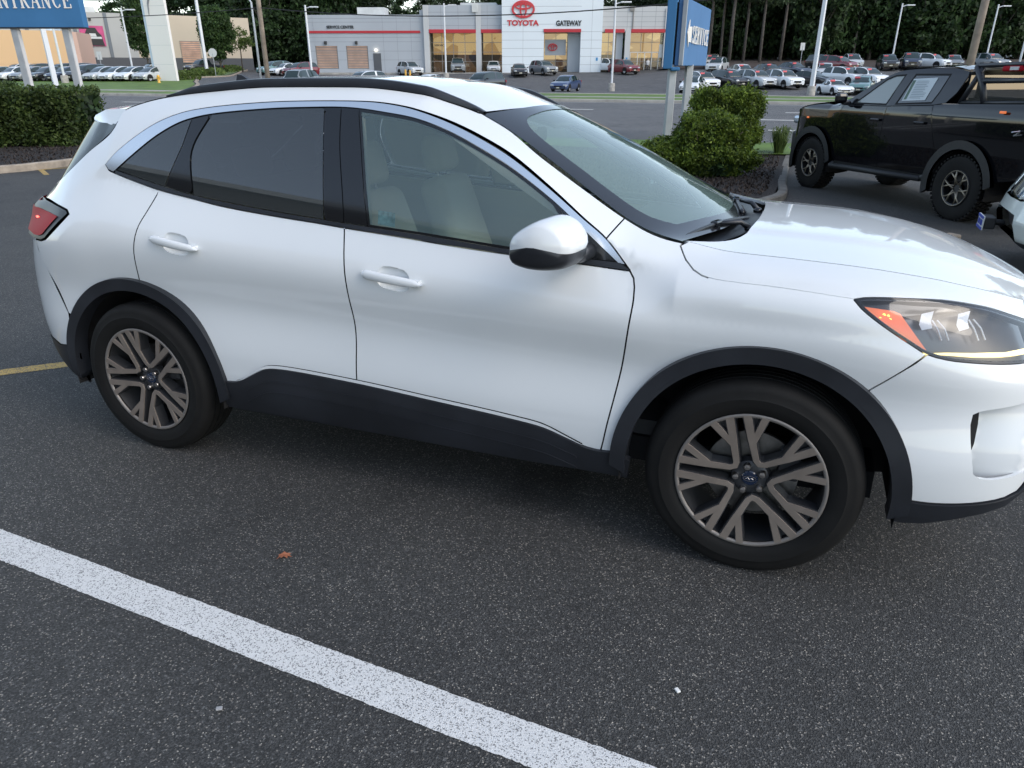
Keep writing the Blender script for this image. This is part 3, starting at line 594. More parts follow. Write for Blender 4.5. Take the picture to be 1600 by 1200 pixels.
# ---- wheels ----
def wheel(x,y,out,rot):
    w=MB(); prof=[(.243,-.100),(.2495,-.1015),(.2495,-.094),(.238,-.088),(.233,-.06),(.228,.09)]
    w.lathe(prof,72); wo=w.build('wheel','rimdark',car,smooth=True,auto=40)
    wo.matrix_local=Matrix.Translation((x,y,.355))@Matrix.Rotation(0 if out<0 else math.pi,4,'Z')
    t=MB(); pr=[(.236,-.088),(.2485,-.0935),(.262,-.104),(.283,-.1095),(.305,-.1105),(.312,-.1085),(.328,-.107),(.342,-.101),(.352,-.092),(.3585,-.080),(.362,-.062)]
    tread=[]
    for h0,h1 in ((-.055,-.047),(-.020,-.012),(.012,.020),(.047,.055)): tread+=[(.3628,h0-.001),(.356,h0),(.356,h1),(.3628,h1+.001)]
    pr=[(a,h-(.0018 if k in (4,7) else 0)) for k,(a,h) in enumerate(pr)]; t.lathe(pr+tread+[(a,-h) for a,h in pr[::-1]],96); t.build('tyre','rubber',wo,smooth=True,auto=35)
    lip=MB(); lip.lathe([(.2365,-.0945),(.238,-.1025),(.2485,-.1035),(.2505,-.101)],72); lip.build('rim_flange','rimlip',wo,smooth=True)
    R=.243
    def dish(a,b,h): r=math.hypot(a,b); return (a*R,h+.026*(1-min(1,r))**1.2,b*R)
    face=MB(); back=MB()
    def bar(p,q,w0,w1,ang,mirror):
        p=np.array(p,float);q=np.array(q,float)
        if mirror: p=p*[1,-1]; q=q*[1,-1]
        d=(q-p)/np.linalg.norm(q-p); nn=np.array([-d[1],d[0]]); c,s=math.cos(ang),math.sin(ang)
        rt=lambda v:(c*v[0]-s*v[1],s*v[0]+c*v[1])
        for mesh,k,h0,h1 in ((face,1.12,-.1035,-.095),(back,1.45,-.098,-.050)):
            P=[p+nn*w0*k,q+nn*w1*k,q-nn*w1*k,p-nn*w0*k]; mesh.prism([rt(v) for v in P],h0,h1,dish)
    for kk in range(5):
        a=rot+2*math.pi*kk/5
        for mi in (0,1):
            bar((.205,.175),(.30,.128),.034,.036,a,mi); bar((.285,.133),(.62,.122),.036,.044,a,mi); bar((.60,.121),(1.0,.118),.044,.050,a,mi)
            bar((.575,.135),(.935,.352),.036,.044,a,mi)
            wb=MB()
        # dark webs inside each fork
    for kk in range(5):
        for mi in (1,-1):
            a=rot+2*math.pi*kk/5; c,s=math.cos(a),math.sin(a); rt=lambda v:(c*v[0]-s*v[1],s*v[0]+c*v[1])
            back.prism([rt(v) for v in ((.60,.13*mi),(.95,.12*mi),(.91,.33*mi))],-.082,-.06,dish)
    face.build('rim','rim',wo,bevel=.0012); back.build('rim_back','rimdark',wo)
    hb=MB(); hb.lathe([(.0,-.066),(.028,-.068),(.052,-.068),(.062,-.062),(.066,-.03)],36); hb.build('wheel_hub','rimdark',wo,smooth=True,auto=40)
    cp=MB(); cp.lathe([(0,-.0745),(.024,-.0735),(.0275,-.070),(.0275,-.06)],32); cp.build('hub_cap','badgeblue',wo,smooth=True,auto=40)
    ov=MB(); pts=[(.021*math.cos(t),-.0755,.0095*math.sin(t)) for t in np.linspace(0,2*math.pi,28)]; ov.tube(pts,.0009,5,False); ov.tube([(-.013,-.0755,-.002),(-.006,-.0755,.004),(0,-.0755,-.003),(.006,-.0755,.003),(.013,-.0755,-.002)],.0010,5); ov.build('cap_emblem','nut',wo)
    for kk in range(5):
        a=rot+2*math.pi*kk/5; l=MB(); l.lathe([(0,-.086),(.0095,-.085),(.012,-.080),(.012,-.055)],12,c=(.047*math.cos(a),.0,.047*math.sin(a))); l.build('lug_nut','nut',wo,smooth=True,auto=40)
    d=MB(); d.lathe([(.06,-.02),(.155,-.02),(.155,-.005),(.06,-.005)],48); d.build('brake_disc','steel',wo,smooth=True,auto=30)
    c=MB(); c.box((.12,-.02,.06),(.07,.06,.12)); c.build('brake_calliper','rimdark',wo,bevel=.01)
for x,rot in ((1.355,math.radians(176)),(-1.355,math.radians(183))):
    for out in (-1,1): wheel(x,out*.826,out,rot)
# ---- cabin ----
def soft(name,c,d,m,par,tilt=0,bev=.05,taper=1):
    b=MB(); x,y,z=[q/2 for q in d]
    V=[(-x,-y,-z),(x,-y,-z),(x,y,-z),(-x,y,-z),(-x,-y*taper,z),(x,-y*taper,z),(x,y*taper,z),(-x,y*taper,z)]
    ca,sa=math.cos(tilt),math.sin(tilt); V=[(c[0]+a*ca+q*sa,c[1]+bb,c[2]-a*sa+q*ca) for a,bb,q in V]
    b.add(V,[(0,3,2,1),(4,5,6,7),(0,1,5,4),(1,2,6,5),(2,3,7,6),(3,0,4,7)])
    o=b.build(name,m,par,smooth=True); bv=o.modifiers.new('b','BEVEL'); bv.width=bev; bv.segments=4; return o
for yy in (-.37,.37):
    s=soft('front_seat',(-.02,yy,.60),(.52,.50,.17),'beige',car,-.05,.06)
    soft('seat_back',(-.32,yy,.90),(.15,.48,.62),'beige',s,-.32,.06,.82); soft('headrest',(-.43,yy,1.31),(.11,.27,.19),'beige',s,-.2,.045,.9)
    for q in (-.06,.06): MB().tube([(-.405,yy+q,1.15),(-.43,yy+q,1.26)],.007,8).build('headrest_post','nut',s,smooth=True)
s=soft('rear_seat',(-.95,0,.62),(.48,1.25,.16),'beige',car,-.05,.05); soft('seat_back',(-1.24,0,.92),(.14,1.25,.58),'beige',s,-.35,.05)
for q in (-.42,0,.42): soft('headrest',(-1.36,q,1.27),(.10,.24,.15),'beige',s,-.2,.04)
soft('dashboard',(.82,0,.93),(.42,1.36,.26),'dash',car,.10,.06); soft('centre_console',(.15,0,.62),(.9,.22,.3),'dash',car,0,.04)
b=MB(); b.tube([(.46+.065*math.cos(t),.37+.18*math.sin(t),.98+.165*math.cos(t)) for t in np.linspace(0,2*math.pi,40)],.014,8,False); sw=b.build('steering_wheel','dash',car,smooth=True)
b=MB(); b.tube([(.46,.20,.98),(.47,.37,.97),(.46,.54,.98)],.018,8); b.tube([(.47,.37,.97),(.41,.37,.83)],.018,8); b.tube([(.47,.37,.97),(.70,.37,.86)],.03,8); b.build('wheel_spoke','dash',sw,smooth=True)
MB().box((-.3,0,.42),(2.9,1.5,.06)).build('cabin_floor','dash',car)
for sd in (-1,1):
    curved('door_lining',[(LS(sd),loop([(-.82,.55),(-1.0,.95),(-1.5,1.0),(-1.45,1.25),(-1.0,1.185),(-.2,1.11),(.8,1.04),(.82,.55)],step=.06),[],1)],'beige',car,-.07,0,.08)
    curved('pillar_lining',[(LS(sd),loop([(-.37,1.53),(-.24,1.53),(-.14,1.12),(-.30,1.13)],step=.06),[],1)],'beige',car,-.045,.02,.08)
    curved('pillar_lining',[(LS(sd),loop([(-1.5,1.26),(-1.2,1.45),(-1.0,1.51),(-1.02,1.36),(-1.0,1.19)],step=.06),[],1)],'liner',car,-.045,0,.08)
    curved('pillar_lining',[(LS(sd),loop([(.05,1.52),(.10,1.54),(.85,1.13),(.80,1.09)],step=.06),[],1)],'liner',car,-.05,0,.08)
MB().box((.24,0,1.425),(.04,.24,.06)).build('rear_view_mirror','dash',car,bevel=.012)
for q in (-.3,.3): soft('sun_visor',(.22,q,1.475),(.16,.36,.02),'liner',car,.25,.008)
MB().box((.305,-.40,1.452),(.004,.055,.05)).build('inspection_sticker','redlens' if False else 'liner',car)
LSn=LS(-1)
curved('window_sticker',[(LSn,loop([(-.085,1.135),(-.01,1.128),(-.014,1.178),(-.089,1.185)],step=.02),[],1)],mat('sticker',(.35,.52,.55),.5,noise=(60,.4)),car,-.006,0,.02)
# =============== ground ===============
def ground_z(x,y):
    pl=lambda X,Y:-.0013+.00484*X-.0404*Y
    ye=y if y<9 else 9+min((y-9)*.4,2.0)
    z=pl(max(-25,min(25,x)),max(-30,ye))
    s=.292*x+.956*y
    t=min(1,max(0,(s-16)/3)); t=t*t*(3-2*t); z=z*(1-t)+(-.33)*t
    return z
def asphalt(name,base,speck,scale,patch=.12):
    m=bpy.data.materials.new(name); m.use_nodes=True; n=m.node_tree.nodes; l=m.node_tree.links; b=n['Principled BSDF']
    tc=n.new('ShaderNodeTexCoord'); b.inputs['Roughness'].default_value=.78; b.inputs['Specular IOR Level'].default_value=.35
    def noise(sc,det=3):
        t=n.new('ShaderNodeTexNoise'); t.inputs['Scale'].default_value=sc; t.inputs['Detail'].default_value=det; l.new(tc.outputs['Object'],t.inputs['Vector']); return t
    def ramp(src,stops):
        r=n.new('ShaderNodeValToRGB'); e=r.color_ramp.elements
        while len(e)<len(stops): e.new(.5)
        for q,(p,c) in zip(e,stops): q.position=p; q.color=(*c,1)
        l.new(src,r.inputs[0]); return r
    v=n.new('ShaderNodeTexVoronoi'); v.inputs['Scale'].default_value=scale; l.new(tc.outputs['Object'],v.inputs['Vector'])
    v2=n.new('ShaderNodeTexVoronoi'); v2.inputs['Scale'].default_value=scale*.75; v2.inputs['Randomness'].default_value=1; l.new(tc.outputs['Object'],v2.inputs['Vector']); s2=n.new('ShaderNodeSeparateColor'); l.new(v2.outputs['Color'],s2.inputs[0])
    g1=n.new('ShaderNodeMath'); g1.operation='GREATER_THAN'; g1.inputs[1].default_value=.962; l.new(s2.outputs[1],g1.inputs[0]); g2=n.new('ShaderNodeMath'); g2.operation='LESS_THAN'; g2.inputs[1].default_value=.33; l.new(v2.outputs['Distance'],g2.inputs[0]); g3=n.new('ShaderNodeMath'); g3.operation='MULTIPLY'; l.new(g1.outputs[0],g3.inputs[0]); l.new(g2.outputs[0],g3.inputs[1])
    mxs=n.new('ShaderNodeMixRGB'); mxs.inputs[2].default_value=(.42,.39,.34,1); l.new(g3.outputs[0],mxs.inputs[0])
    sep=n.new('ShaderNodeSeparateColor'); l.new(v.outputs['Color'],sep.inputs[0])
    r1=ramp(sep.outputs[0],[(0,[c*.50 for c in base]),(.45,[c*.85 for c in base]),(.80,[c*1.15 for c in base]),(.93,[c*2.0 for c in base]),(.968,[c*1.15 for c in speck]),(1,[min(.8,c*1.7) for c in speck])])
    r1.color_ramp.interpolation='CONSTANT'
    big=noise(.35,5); r2=ramp(big.outputs[0],[(.3,(1-patch,)*3),(.7,(1+patch,)*3)])
    mul=n.new('ShaderNodeMixRGB'); mul.blend_type='MULTIPLY'; mul.inputs[0].default_value=1; l.new(r1.outputs[0],mxs.inputs[1]); l.new(mxs.outputs[0],mul.inputs[1]); l.new(r2.outputs[0],mul.inputs[2])
    st=noise(1.5,7); r3=ramp(st.outputs[0],[(.35,(1.12,1.12,1.11)),(.52,(1,1,1)),(.62,(.90,.90,.90)),(.72,(.55,.55,.56))]); mu2=n.new('ShaderNodeMixRGB'); mu2.blend_type='MULTIPLY'; mu2.inputs[0].default_value=.8
    l.new(mul.outputs[0],mu2.inputs[1]); l.new(r3.outputs[0],mu2.inputs[2]); 
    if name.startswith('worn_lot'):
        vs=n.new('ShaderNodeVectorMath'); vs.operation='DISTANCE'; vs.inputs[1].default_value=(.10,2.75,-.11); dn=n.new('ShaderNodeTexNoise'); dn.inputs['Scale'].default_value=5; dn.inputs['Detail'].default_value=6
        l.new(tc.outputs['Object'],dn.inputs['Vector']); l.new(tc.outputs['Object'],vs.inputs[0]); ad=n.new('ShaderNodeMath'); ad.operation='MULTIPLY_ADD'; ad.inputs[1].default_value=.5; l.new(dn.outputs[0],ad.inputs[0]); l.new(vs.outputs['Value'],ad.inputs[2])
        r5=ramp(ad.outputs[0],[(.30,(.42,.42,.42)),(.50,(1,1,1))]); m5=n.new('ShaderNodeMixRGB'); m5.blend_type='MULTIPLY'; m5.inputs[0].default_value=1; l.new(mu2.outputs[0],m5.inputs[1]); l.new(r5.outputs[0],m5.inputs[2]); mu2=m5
    l.new(mu2.outputs[0],b.inputs['Base Color'])
    bp=n.new('ShaderNodeBump'); bp.inputs['Strength'].default_value=.8; bp.inputs['Distance'].default_value=.004
    l.new(v.outputs['Distance'],bp.inputs['Height']); l.new(bp.outputs[0],b.inputs['Normal'])
    return m
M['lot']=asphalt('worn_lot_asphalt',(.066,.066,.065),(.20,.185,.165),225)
def strip_mesh(name,f,xs,ys,m):
    """height sheet over a grid; f(u,v)->(x,y,z)"""
    b=MB(); nx,ny=len(xs),len(ys); b.v=[tuple(f(u,v)) for v in ys for u in xs]
    b.f=[(j*nx+i,j*nx+i+1,(j+1)*nx+i+1,(j+1)*nx+i) for j in range(ny-1) for i in range(nx-1)]
    return b.build(name,m,smooth=True,fixn=False)
def ss_(t): t=min(1,max(0,t)); return t*t*(3-2*t)
_near=ground_z
def ground_z(x,y):
    z=_near(x,y); s=.292*x+.956*y
    if s>44:
        ip=lambda a,b:float(np.interp(s,a,b))
        c=ip([44,57,80,98,130,400],[-.33,-.45,-.83,.6,1.5,6]); l=ip([44,56,66,90,120,400],[-.33,-.25,0,.5,1,5]); r=ip([44,56,74,80,90,100,130,400],[-.33,-.5,-.85,-.5,.3,1.1,2,7])
        L=ss_((-x-12)/20); R=ss_((x-14)/10); z=c*(1-L)*(1-R)+l*L+r*R
    return z
rd=(.956,-.292); rn=(.292,.956)
def rs(u,s): return (rd[0]*u+rn[0]*s, rd[1]*u+rn[1]*s)   # road frame -> world
M['road']=asphalt('road_asphalt',(.135,.135,.137),(.2,.19,.17),60,.07)
M['farlot']=asphalt('far_lot_asphalt',(.115,.115,.118),(.2,.19,.17),40,.12)
M['kerb']=mat('kerb_concrete',(.30,.25,.20),.85,noise=(5,.35,8),bump=(60,.4,.01))
M['kerbfar']=mat('pale_kerb',(.36,.34,.31),.85,noise=(2,.2))
M['grassm']=mat('grass_blades',(.085,.15,.010),.7,noise=(.8,.35))
M['mulch']=mat('dark_mulch',(.022,.018,.017),.95,noise=(30,.5),bump=(60,1,.03))
def worn(name,col,under,scale,thr,op=1):
    m=bpy.data.materials.new(name); m.use_nodes=True; n=m.node_tree.nodes; l=m.node_tree.links; b=n['Principled BSDF']; b.inputs['Roughness'].default_value=.7
    tc=n.new('ShaderNodeTexCoord'); v=n.new('ShaderNodeTexVoronoi'); v.inputs['Scale'].default_value=scale; l.new(tc.outputs['Object'],v.inputs['Vector'])
    sp=n.new('ShaderNodeSeparateColor'); l.new(v.outputs['Color'],sp.inputs[0])
    t=n.new('ShaderNodeTexNoise'); t.inputs['Scale'].default_value=scale*.12; t.inputs['Detail'].default_value=6; l.new(tc.outputs['Object'],t.inputs['Vector'])
    a=n.new('ShaderNodeMath'); a.operation='MULTIPLY_ADD'; a.inputs[1].default_value=.35; l.new(t.outputs[0],a.inputs[0]); l.new(sp.outputs[0],a.inputs[2])
    r=n.new('ShaderNodeValToRGB'); r.color_ramp.elements[0].position=thr; r.color_ramp.elements[0].color=(*col,1); r.color_ramp.elements[1].position=thr+.05; r.color_ramp.elements[1].color=(*under,1)
    e=r.color_ramp.elements.new(thr*.6); e.color=(*[c*.86 for c in col],1)
    l.new(a.outputs[0],r.inputs[0]); l.new(r.outputs[0],b.inputs['Base Color'])
    u=n.new('ShaderNodeBump'); u.inputs['Strength'].default_value=.5; u.inputs['Distance'].default_value=.003; l.new(v.outputs['Distance'],u.inputs['Height']); l.new(u.outputs[0],b.inputs['Normal']); return m
M['paint']=worn('worn_white_line',(.72,.72,.71),(.22,.22,.22),300,1.10)
M['yellow']=worn('worn_yellow_line',(.50,.33,.085),(.10,.09,.07),170,.92)
M['roadline']=mat('road_line',(.55,.53,.50),.7,noise=(9,.2))
G0=lambda u,v:(u,v,ground_z(u,v))
xs=list(np.linspace(-30,-10,11))+list(np.linspace(-8,8,17))+list(np.linspace(10,30,11))
struct(strip_mesh('ground',lambda u,v:(*rs(u,v),ground_z(*rs(u,v))-.006 if v>14 else ground_z(*rs(u,v))),list(np.linspace(-200,200,201)),list(np.linspace(-40,20,61))+list(np.linspace(22,140,60))+list(np.linspace(150,420,28)),M['lot']))
def band(name,s0,s1,u0,u1,m,dz,su=2.,sv=1.):
    return struct(strip_mesh(name,lambda u,v:(*rs(u,v),ground_z(*rs(u,v))+dz),list(np.linspace(u0,u1,max(2,int((u1-u0)/su)))),list(np.linspace(s0,s1,max(2,int((s1-s0)/sv)+1))),m))
band('road',18.6,44,-130,130,M['road'],.004,4)
band('car_park',57,100,-150,150,M['farlot'],.02,2)
# far kerb, two grass strips and the narrow pavement between
def kerbline(name,pts,w,h,m,parent=None):
    b=MB(); V=[]; n=len(pts)
    for i,(x,y) in enumerate(pts):
        a=Vector(pts[max(0,i-1)]);c=Vector(pts[min(n-1,i+1)]); d=(c-a).normalized(); nn=Vector((-d.y,d.x)); z=ground_z(x,y)
        for o,hh in ((-w/2,-.05),(-w/2,h-.02),(-w/2+.02,h),(w/2-.02,h),(w/2,h-.02),(w/2,-.05)): V.append((x+nn.x*o,y+nn.y*o,z+hh))
    b.v=V; b.f=[(i*6+j,i*6+j+1,(i+1)*6+j+1,(i+1)*6+j) for i in range(n-1) for j in range(5)]+[tuple(range(6)),tuple((n-1)*6+j for j in range(6))]
    return struct(b.build(name,m,smooth=False))
kerbline('kerb',[rs(u,44.1) for u in np.linspace(-130,130,66)],.3,.15,M['kerbfar'])
band('grass_strip',44.25,48.6,-130,130,M['grassm'],.13,3); band('pavement',48.6,50.2,-130,130,M['kerbfar'],.135,3); 
# right of the entrance the lawn runs on to the lot; on the left it is wider
band('grass_strip',50.2,57,-26,130,M['grassm'],.13,3)
kerbline('kerb',[rs(u,57.1) for u in np.linspace(-26,130,50)],.3,.16,M['kerbfar'])
def patch(name,pts,m,dz,res=1.0):
    o=loop(pts,step=res); V,F=triang(o,(),res); me=bpy.data.meshes.new(name)
    me.from_pydata([(a,b,ground_z(a,b)+dz) for a,b in V],[],[tuple(f) for f in F]); bm=bmesh.new(); bm.from_mesh(me); bmesh.ops.recalc_face_normals(bm,faces=bm.faces)
    for f in bm.faces:
        if f.normal.z<0: f.normal_flip()
    bm.to_mesh(me); bm.free(); return struct(link(name,me,m))
lawn=[(-90,82),(-60,70),(-31,57),(-27.5,57),(-26.2,60),(-27.5,66),(-30,74),(-32.6,80),(-34.0,84),(-36,88),(-60,86),(-90,95)]
patch('lawn',sm(lawn,1.5)+[lawn[0]],M['grassm'],.10,1.5)
kerbline('kerb',sm([(-60,69.7),(-31,56.7),(-27.3,56.7),(-25.9,60),(-27.2,66),(-29.7,74),(-32.3,80),(-33.7,84),(-36,88)],1.5),.3,.14,M['kerb'])
bedL=[(-38,92),(-35.5,96),(-37,104),(-41,118),(-45,132),(-52,140),(-55,128),(-50,112),(-45,98)]
patch('shrub_bed',sm(bedL,1.5)+[bedL[0]],mat('bed_green',(.10,.15,.05),.8,noise=(.5,.4)),.16,1.5)
kerbline('kerb',sm([(-38,91.6),(-35.1,96),(-36.6,104),(-40.6,118),(-44.6,132),(-51.6,141)],1.5),.3,.16,M['kerb'])
patch('bank',[rs(u,s) for u,s in ((-12,104),(150,104),(150,165),(-12,165))],mat('leaf_litter',(.045,.030,.024),.95,noise=(1.5,.4)),.25,8)
# road lines
def dash(p,q,w,m='roadline',nm='lane_marking',dz=.009,rag=0):
    p=Vector(p);q=Vector(q); d=(q-p).normalized(); n=Vector((-d.y,d.x))*w/2; k=max(1,int((q-p).length/(.012 if rag else 2))); b=MB()
    for i in range(k+1):
        c=p+(q-p)*i/k
        for s in (-1,1): s*=1+rag*random.gauss(0,1)+rag*.8*math.sin(i*.11+s); b.v.append((c.x+n.x*s,c.y+n.y*s,ground_z(c.x,c.y)+dz))
    b.f=[(2*i,2*i+2,2*i+3,2*i+1) for i in range(k)]; return struct(b.build(nm,m))
for s,ph in ((36.1,5.0),(31.0,3.2),(25.9,4.1)):
    u=-60+ph
    for k in range(12):
        dash(rs(u+k*12-3.4,s),rs(u+k*12,s),.38)
dash(rs(-60,20.75),rs(60,20.75),.20); dash(rs(-60,20.05),rs(60,20.05),.20); dash(rs(-60,43.2),rs(60,43.2),.2)
# parking-bay lines of our lot
a,b_=Vector((-2.02,2.38)),Vector((.35,1.28)); d=(b_-a).normalized()
n=Vector((d.y,-d.x)); dash(a+n*.064-d*3,b_+n*.064+d*3,.128,'paint','bay_line',.004,.015)
dash((-2.75,4.355),(-5.6,3.04+.0),.105,'yellow','bay_line',.004,.03)
dash((-11.55,18.0),(-9.6,15.0+.4),.10,'yellow','bay_line',.004)
dash((-10.62,15.95),(-9.3,16.9),.10,'yellow','bay_line',.004)
# near planting beds
bedl=[(-26,11.0),(-14,14.8),(-10.75,15.85),(-10.25,16.5),(-9.9,17.4),(-9.2,18.4),(-3,18.3),(1.5,17.0),(2.6,14),(3.0,12.0),(4.0,11.6),(4.85,13.4),(5.8,15.9),(6.4,17.3),(6.9,18.3),(2,19.6),(-9,23.0),(-22,27),(-27,20)]
bl=[(-26,11.0),(-14,14.6),(-10.75,15.85),(-10.3,16.5),(-9.9,17.4),(-9.3,18.6),(-9.6,22.5),(-22,27),(-27,20)]
patch('mulch_bed',bl,M['mulch'],.10,.7)
kerbline('kerb',sm([(-26,10.8),(-14,14.4),(-10.78,15.7),(-10.2,16.45),(-9.8,17.35),(-9.15,18.6)],.35),.17,.15,M['kerb'])
br=[(-.6,13.45),(2.95,10.82),(4.08,11.5),(4.83,13.4),(5.73,15.8),(6.32,17.3),(6.55,18.0),(-1.5,19.4)]
patch('mulch_bed',br,M['mulch'],.10,.6)
kerbline('kerb',sm([(-1.6,19.5),(-.65,13.4),(2.9,10.75),(4.1,11.5),(4.86,13.4),(5.76,15.8),(6.35,17.3),(6.6,18.2)],.35),.15,.11,mat('grey_kerb',(.12,.115,.105),.9,noise=(6,.3,8)))
patch('grass_verge',[(4.4,17.0),(6.3,16.75),(6.6,18.1),(14,15.6),(14.3,16.6),(6.6,19.1),(-1.5,21.2),(-1.5,19.9)],M['grassm'],.13,.5)
# small things on the asphalt
z=ground_z(-.85,2.18); b=MB(); P=[(0,0),(.012,.010),(.020,.004),(.026,.016),(.038,.012),(.036,.024),(.052,.026),(.040,.034),(.044,.046),(.028,.038),(.020,.044),(.014,.032),(.002,.030),(.006,.018)]
V=[(-.865+x,2.165+y,z+.006+.006*math.sin(x*90)) for x,y in P]; b.add(V,[tuple(t) for t in geometry.tessellate_polygon([[Vector((x,y,0)) for x,y in P]])]); tag(b.build('fallen_leaf',mat('dry_leaf',(.28,.10,.05),.7)),'small dry reddish brown leaf lying on the asphalt','leaf')
for (x,y,w,h,rz,lab,nm,col) in ((.47,1.53,.012,.017,.4,'tiny white scrap of paper right of the white bay line','paper_scrap',(.7,.7,.68)),(-.81,1.47,.017,.012,.2,'small grey pebble left below the white bay line','pebble',(.30,.30,.31))):
    b=MB(); b.box((x,y,ground_z(x,y)+.006),(w,h,.006),rz=rz); tag(b.build(nm,mat(nm,col,.7),bevel=.002),lab,'litter' if nm=='paper_scrap' else 'stone')
b=MB(); b.box((4.98,8.30,ground_z(4.98,8.30)+.05),(.40,.16,.10),rz=.5); tag(b.build('wheel_stop',M['kerb'],bevel=.02),'short pale concrete wheel stop behind the white hood','wheel stop')
# =============== foliage ===============
def leafmat(name,c0,c1,sc=1.2,tr=.35):
    m=bpy.data.materials.new(name); m.use_nodes=True; n=m.node_tree.nodes; l=m.node_tree.links; b=n['Principled BSDF']; b.inputs['Roughness'].default_value=.55; b.inputs['Specular IOR Level'].default_value=.3
    g=n.new('ShaderNodeNewGeometry'); r=n.new('ShaderNodeValToRGB'); r.color_ramp.elements[0].color=(*c0,1); r.color_ramp.elements[1].color=(*c1,1); l.new(g.outputs['Random Per Island'],r.inputs[0])
    tc=n.new('ShaderNodeTexCoord'); t=n.new('ShaderNodeTexNoise'); t.inputs['Scale'].default_value=sc; l.new(tc.outputs['Object'],t.inputs['Vector'])
    hs=n.new('ShaderNodeHueSaturation'); mp=n.new('ShaderNodeMapRange'); mp.inputs[1].default_value=.3; mp.inputs[2].default_value=.7; mp.inputs[3].default_value=.55; mp.inputs[4].default_value=1.5
    l.new(t.outputs[0],mp.inputs[0]); l.new(mp.outputs[0],hs.inputs['Value']); l.new(r.outputs[0],hs.inputs['Color']); l.new(hs.outputs[0],b.inputs['Base Color'])
    td=n.new('ShaderNodeBsdfTranslucent'); l.new(hs.outputs[0],td.inputs[0]); mx=n.new('ShaderNodeMixShader'); mx.inputs[0].default_value=tr
    l.new(b.outputs[0],mx.inputs[1]); l.new(td.outputs[0],mx.inputs[2]); l.new(mx.outputs[0],n['Material Output'].inputs[0]); return m
M['hedge']=leafmat('hedge_leaves',(.022,.042,.012),(.085,.12,.03),1.5)
M['bushm']=leafmat('bush_leaves',(.03,.06,.012),(.17,.23,.03),2.6)
M['oval']=leafmat('oval_tree_leaves',(.02,.045,.015),(.07,.12,.035),.8)
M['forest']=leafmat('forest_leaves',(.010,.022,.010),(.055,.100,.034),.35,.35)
M['pinem']=leafmat('pine_needles',(.012,.024,.012),(.04,.065,.024),.4,.25)
M['light_leaf']=leafmat('light_leaves',(.05,.09,.02),(.15,.2,.05),.8)
M['bark']=mat('bark',(.085,.072,.062),.9,noise=(5,.3)); M['palebark']=mat('pale_bark',(.085,.075,.068),.9,noise=(3,.3)); M['twig']=mat('twig',(.16,.12,.085),.9)
def quads(C,size,asp=.5,up=None):
    n=len(C); a=rng.normal(size=(n,3)); a/=np.linalg.norm(a,axis=1)[:,None]
    if up is not None: a=a*(1-up)+np.array([0,0,1])*up; a/=np.linalg.norm(a,axis=1)[:,None]
    r=rng.normal(size=(n,3)); b=np.cross(a,r); b/=np.linalg.norm(b,axis=1)[:,None]
    s=(size*(.6+.8*rng.random(n)))[:,None]
    V=np.stack([C-a*s*.5,C+b*s*asp*.5,C+a*s*.5,C-b*s*asp*.5],1).reshape(-1,3); return V
def leafmesh(name,V,m,parent=None):
    n=len(V)//4; me=bpy.data.meshes.new(name); me.vertices.add(len(V)); me.vertices.foreach_set('co',V.ravel()); me.loops.add(len(V)); me.loops.foreach_set('vertex_index',np.arange(len(V)))
    me.polygons.add(n); me.polygons.foreach_set('loop_start',np.arange(n)*4); me.polygons.foreach_set('loop_total',np.full(n,4)); me.update(); me.validate(); return link(name,me,m,parent)
def ellipts(n,c,r,shell=.55):
    d=rng.normal(size=(n,3)); d/=np.linalg.norm(d,axis=1)[:,None]; q=(shell+(1-shell)*rng.random(n)**.6)[:,None]; return np.array(c)+d*q*np.array(r)
def crownpts(n,c,r,clumps,cr,shell=.5):
    cc=ellipts(clumps,c,r,shell); k=rng.integers(0,clumps,n); return cc[k]+rng.normal(size=(n,3))*np.array(cr)*.5
# clipped hedge on the left
hd_=thing('hedge','long clipped dark green hedge in dark mulch, left behind the crossover','hedge')
x0,y0,x1,y1=-27,19.5,-11.55,21.3
N=52000; t=rng.random(N); L=np.array([x1-x0,y1-y0]); L=L/np.linalg.norm(L); nn=np.array([-L[1],L[0]]); ln=math.dist((x0,y0),(x1,y1))
face=rng.random(N); w=1.1
u=rng.random(N)*ln; ht=1.40; off=np.where(face<.5,-w+.18*rng.random(N)**2,np.where(face<.8,(rng.random(N)*2-1)*w,(w))); hz=np.where(face<.5,rng.random(N)*ht,np.where(face<.8,ht-.15*rng.random(N)**2,rng.random(N)*ht))
bump=.10*np.sin(u*2.1)+.07*np.sin(u*5.3+1)+.05*np.sin(hz*6+u*3); off=off+np.where(off<0,-bump,bump); hz=hz+np.where(face>.5,bump,0)
endt=np.clip((u-(ln-.7))/.7,0,1); off*=np.sqrt(1-.75*endt**2); hz=hz*(1-.12*endt**2)
X=x0+L[0]*u+nn[0]*off+rng.normal(size=N)*.05; Y=y0+L[1]*u+nn[1]*off+rng.normal(size=N)*.05; Z=-.38+hz+rng.normal(size=N)*.045
leafmesh('foliage',quads(np.stack([X,Y,Z],1),.095,.55),M['hedge'],hd_)
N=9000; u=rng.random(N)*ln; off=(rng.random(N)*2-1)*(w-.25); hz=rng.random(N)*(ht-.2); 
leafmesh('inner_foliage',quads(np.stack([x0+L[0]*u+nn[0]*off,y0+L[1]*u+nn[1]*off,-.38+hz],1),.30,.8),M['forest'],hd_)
b=MB()
for k in range(26): xx=x0+(x1-x0)*(k+.5)/26; yy=y0+(y1-y0)*(k+.5)/26; b.tube([(xx,yy,-.4),(xx+random.uniform(-.2,.2),yy,.5),(xx+random.uniform(-.3,.3),yy,1.0)],[.03,.02,.01],5)
b.build('stem','twig',hd_)
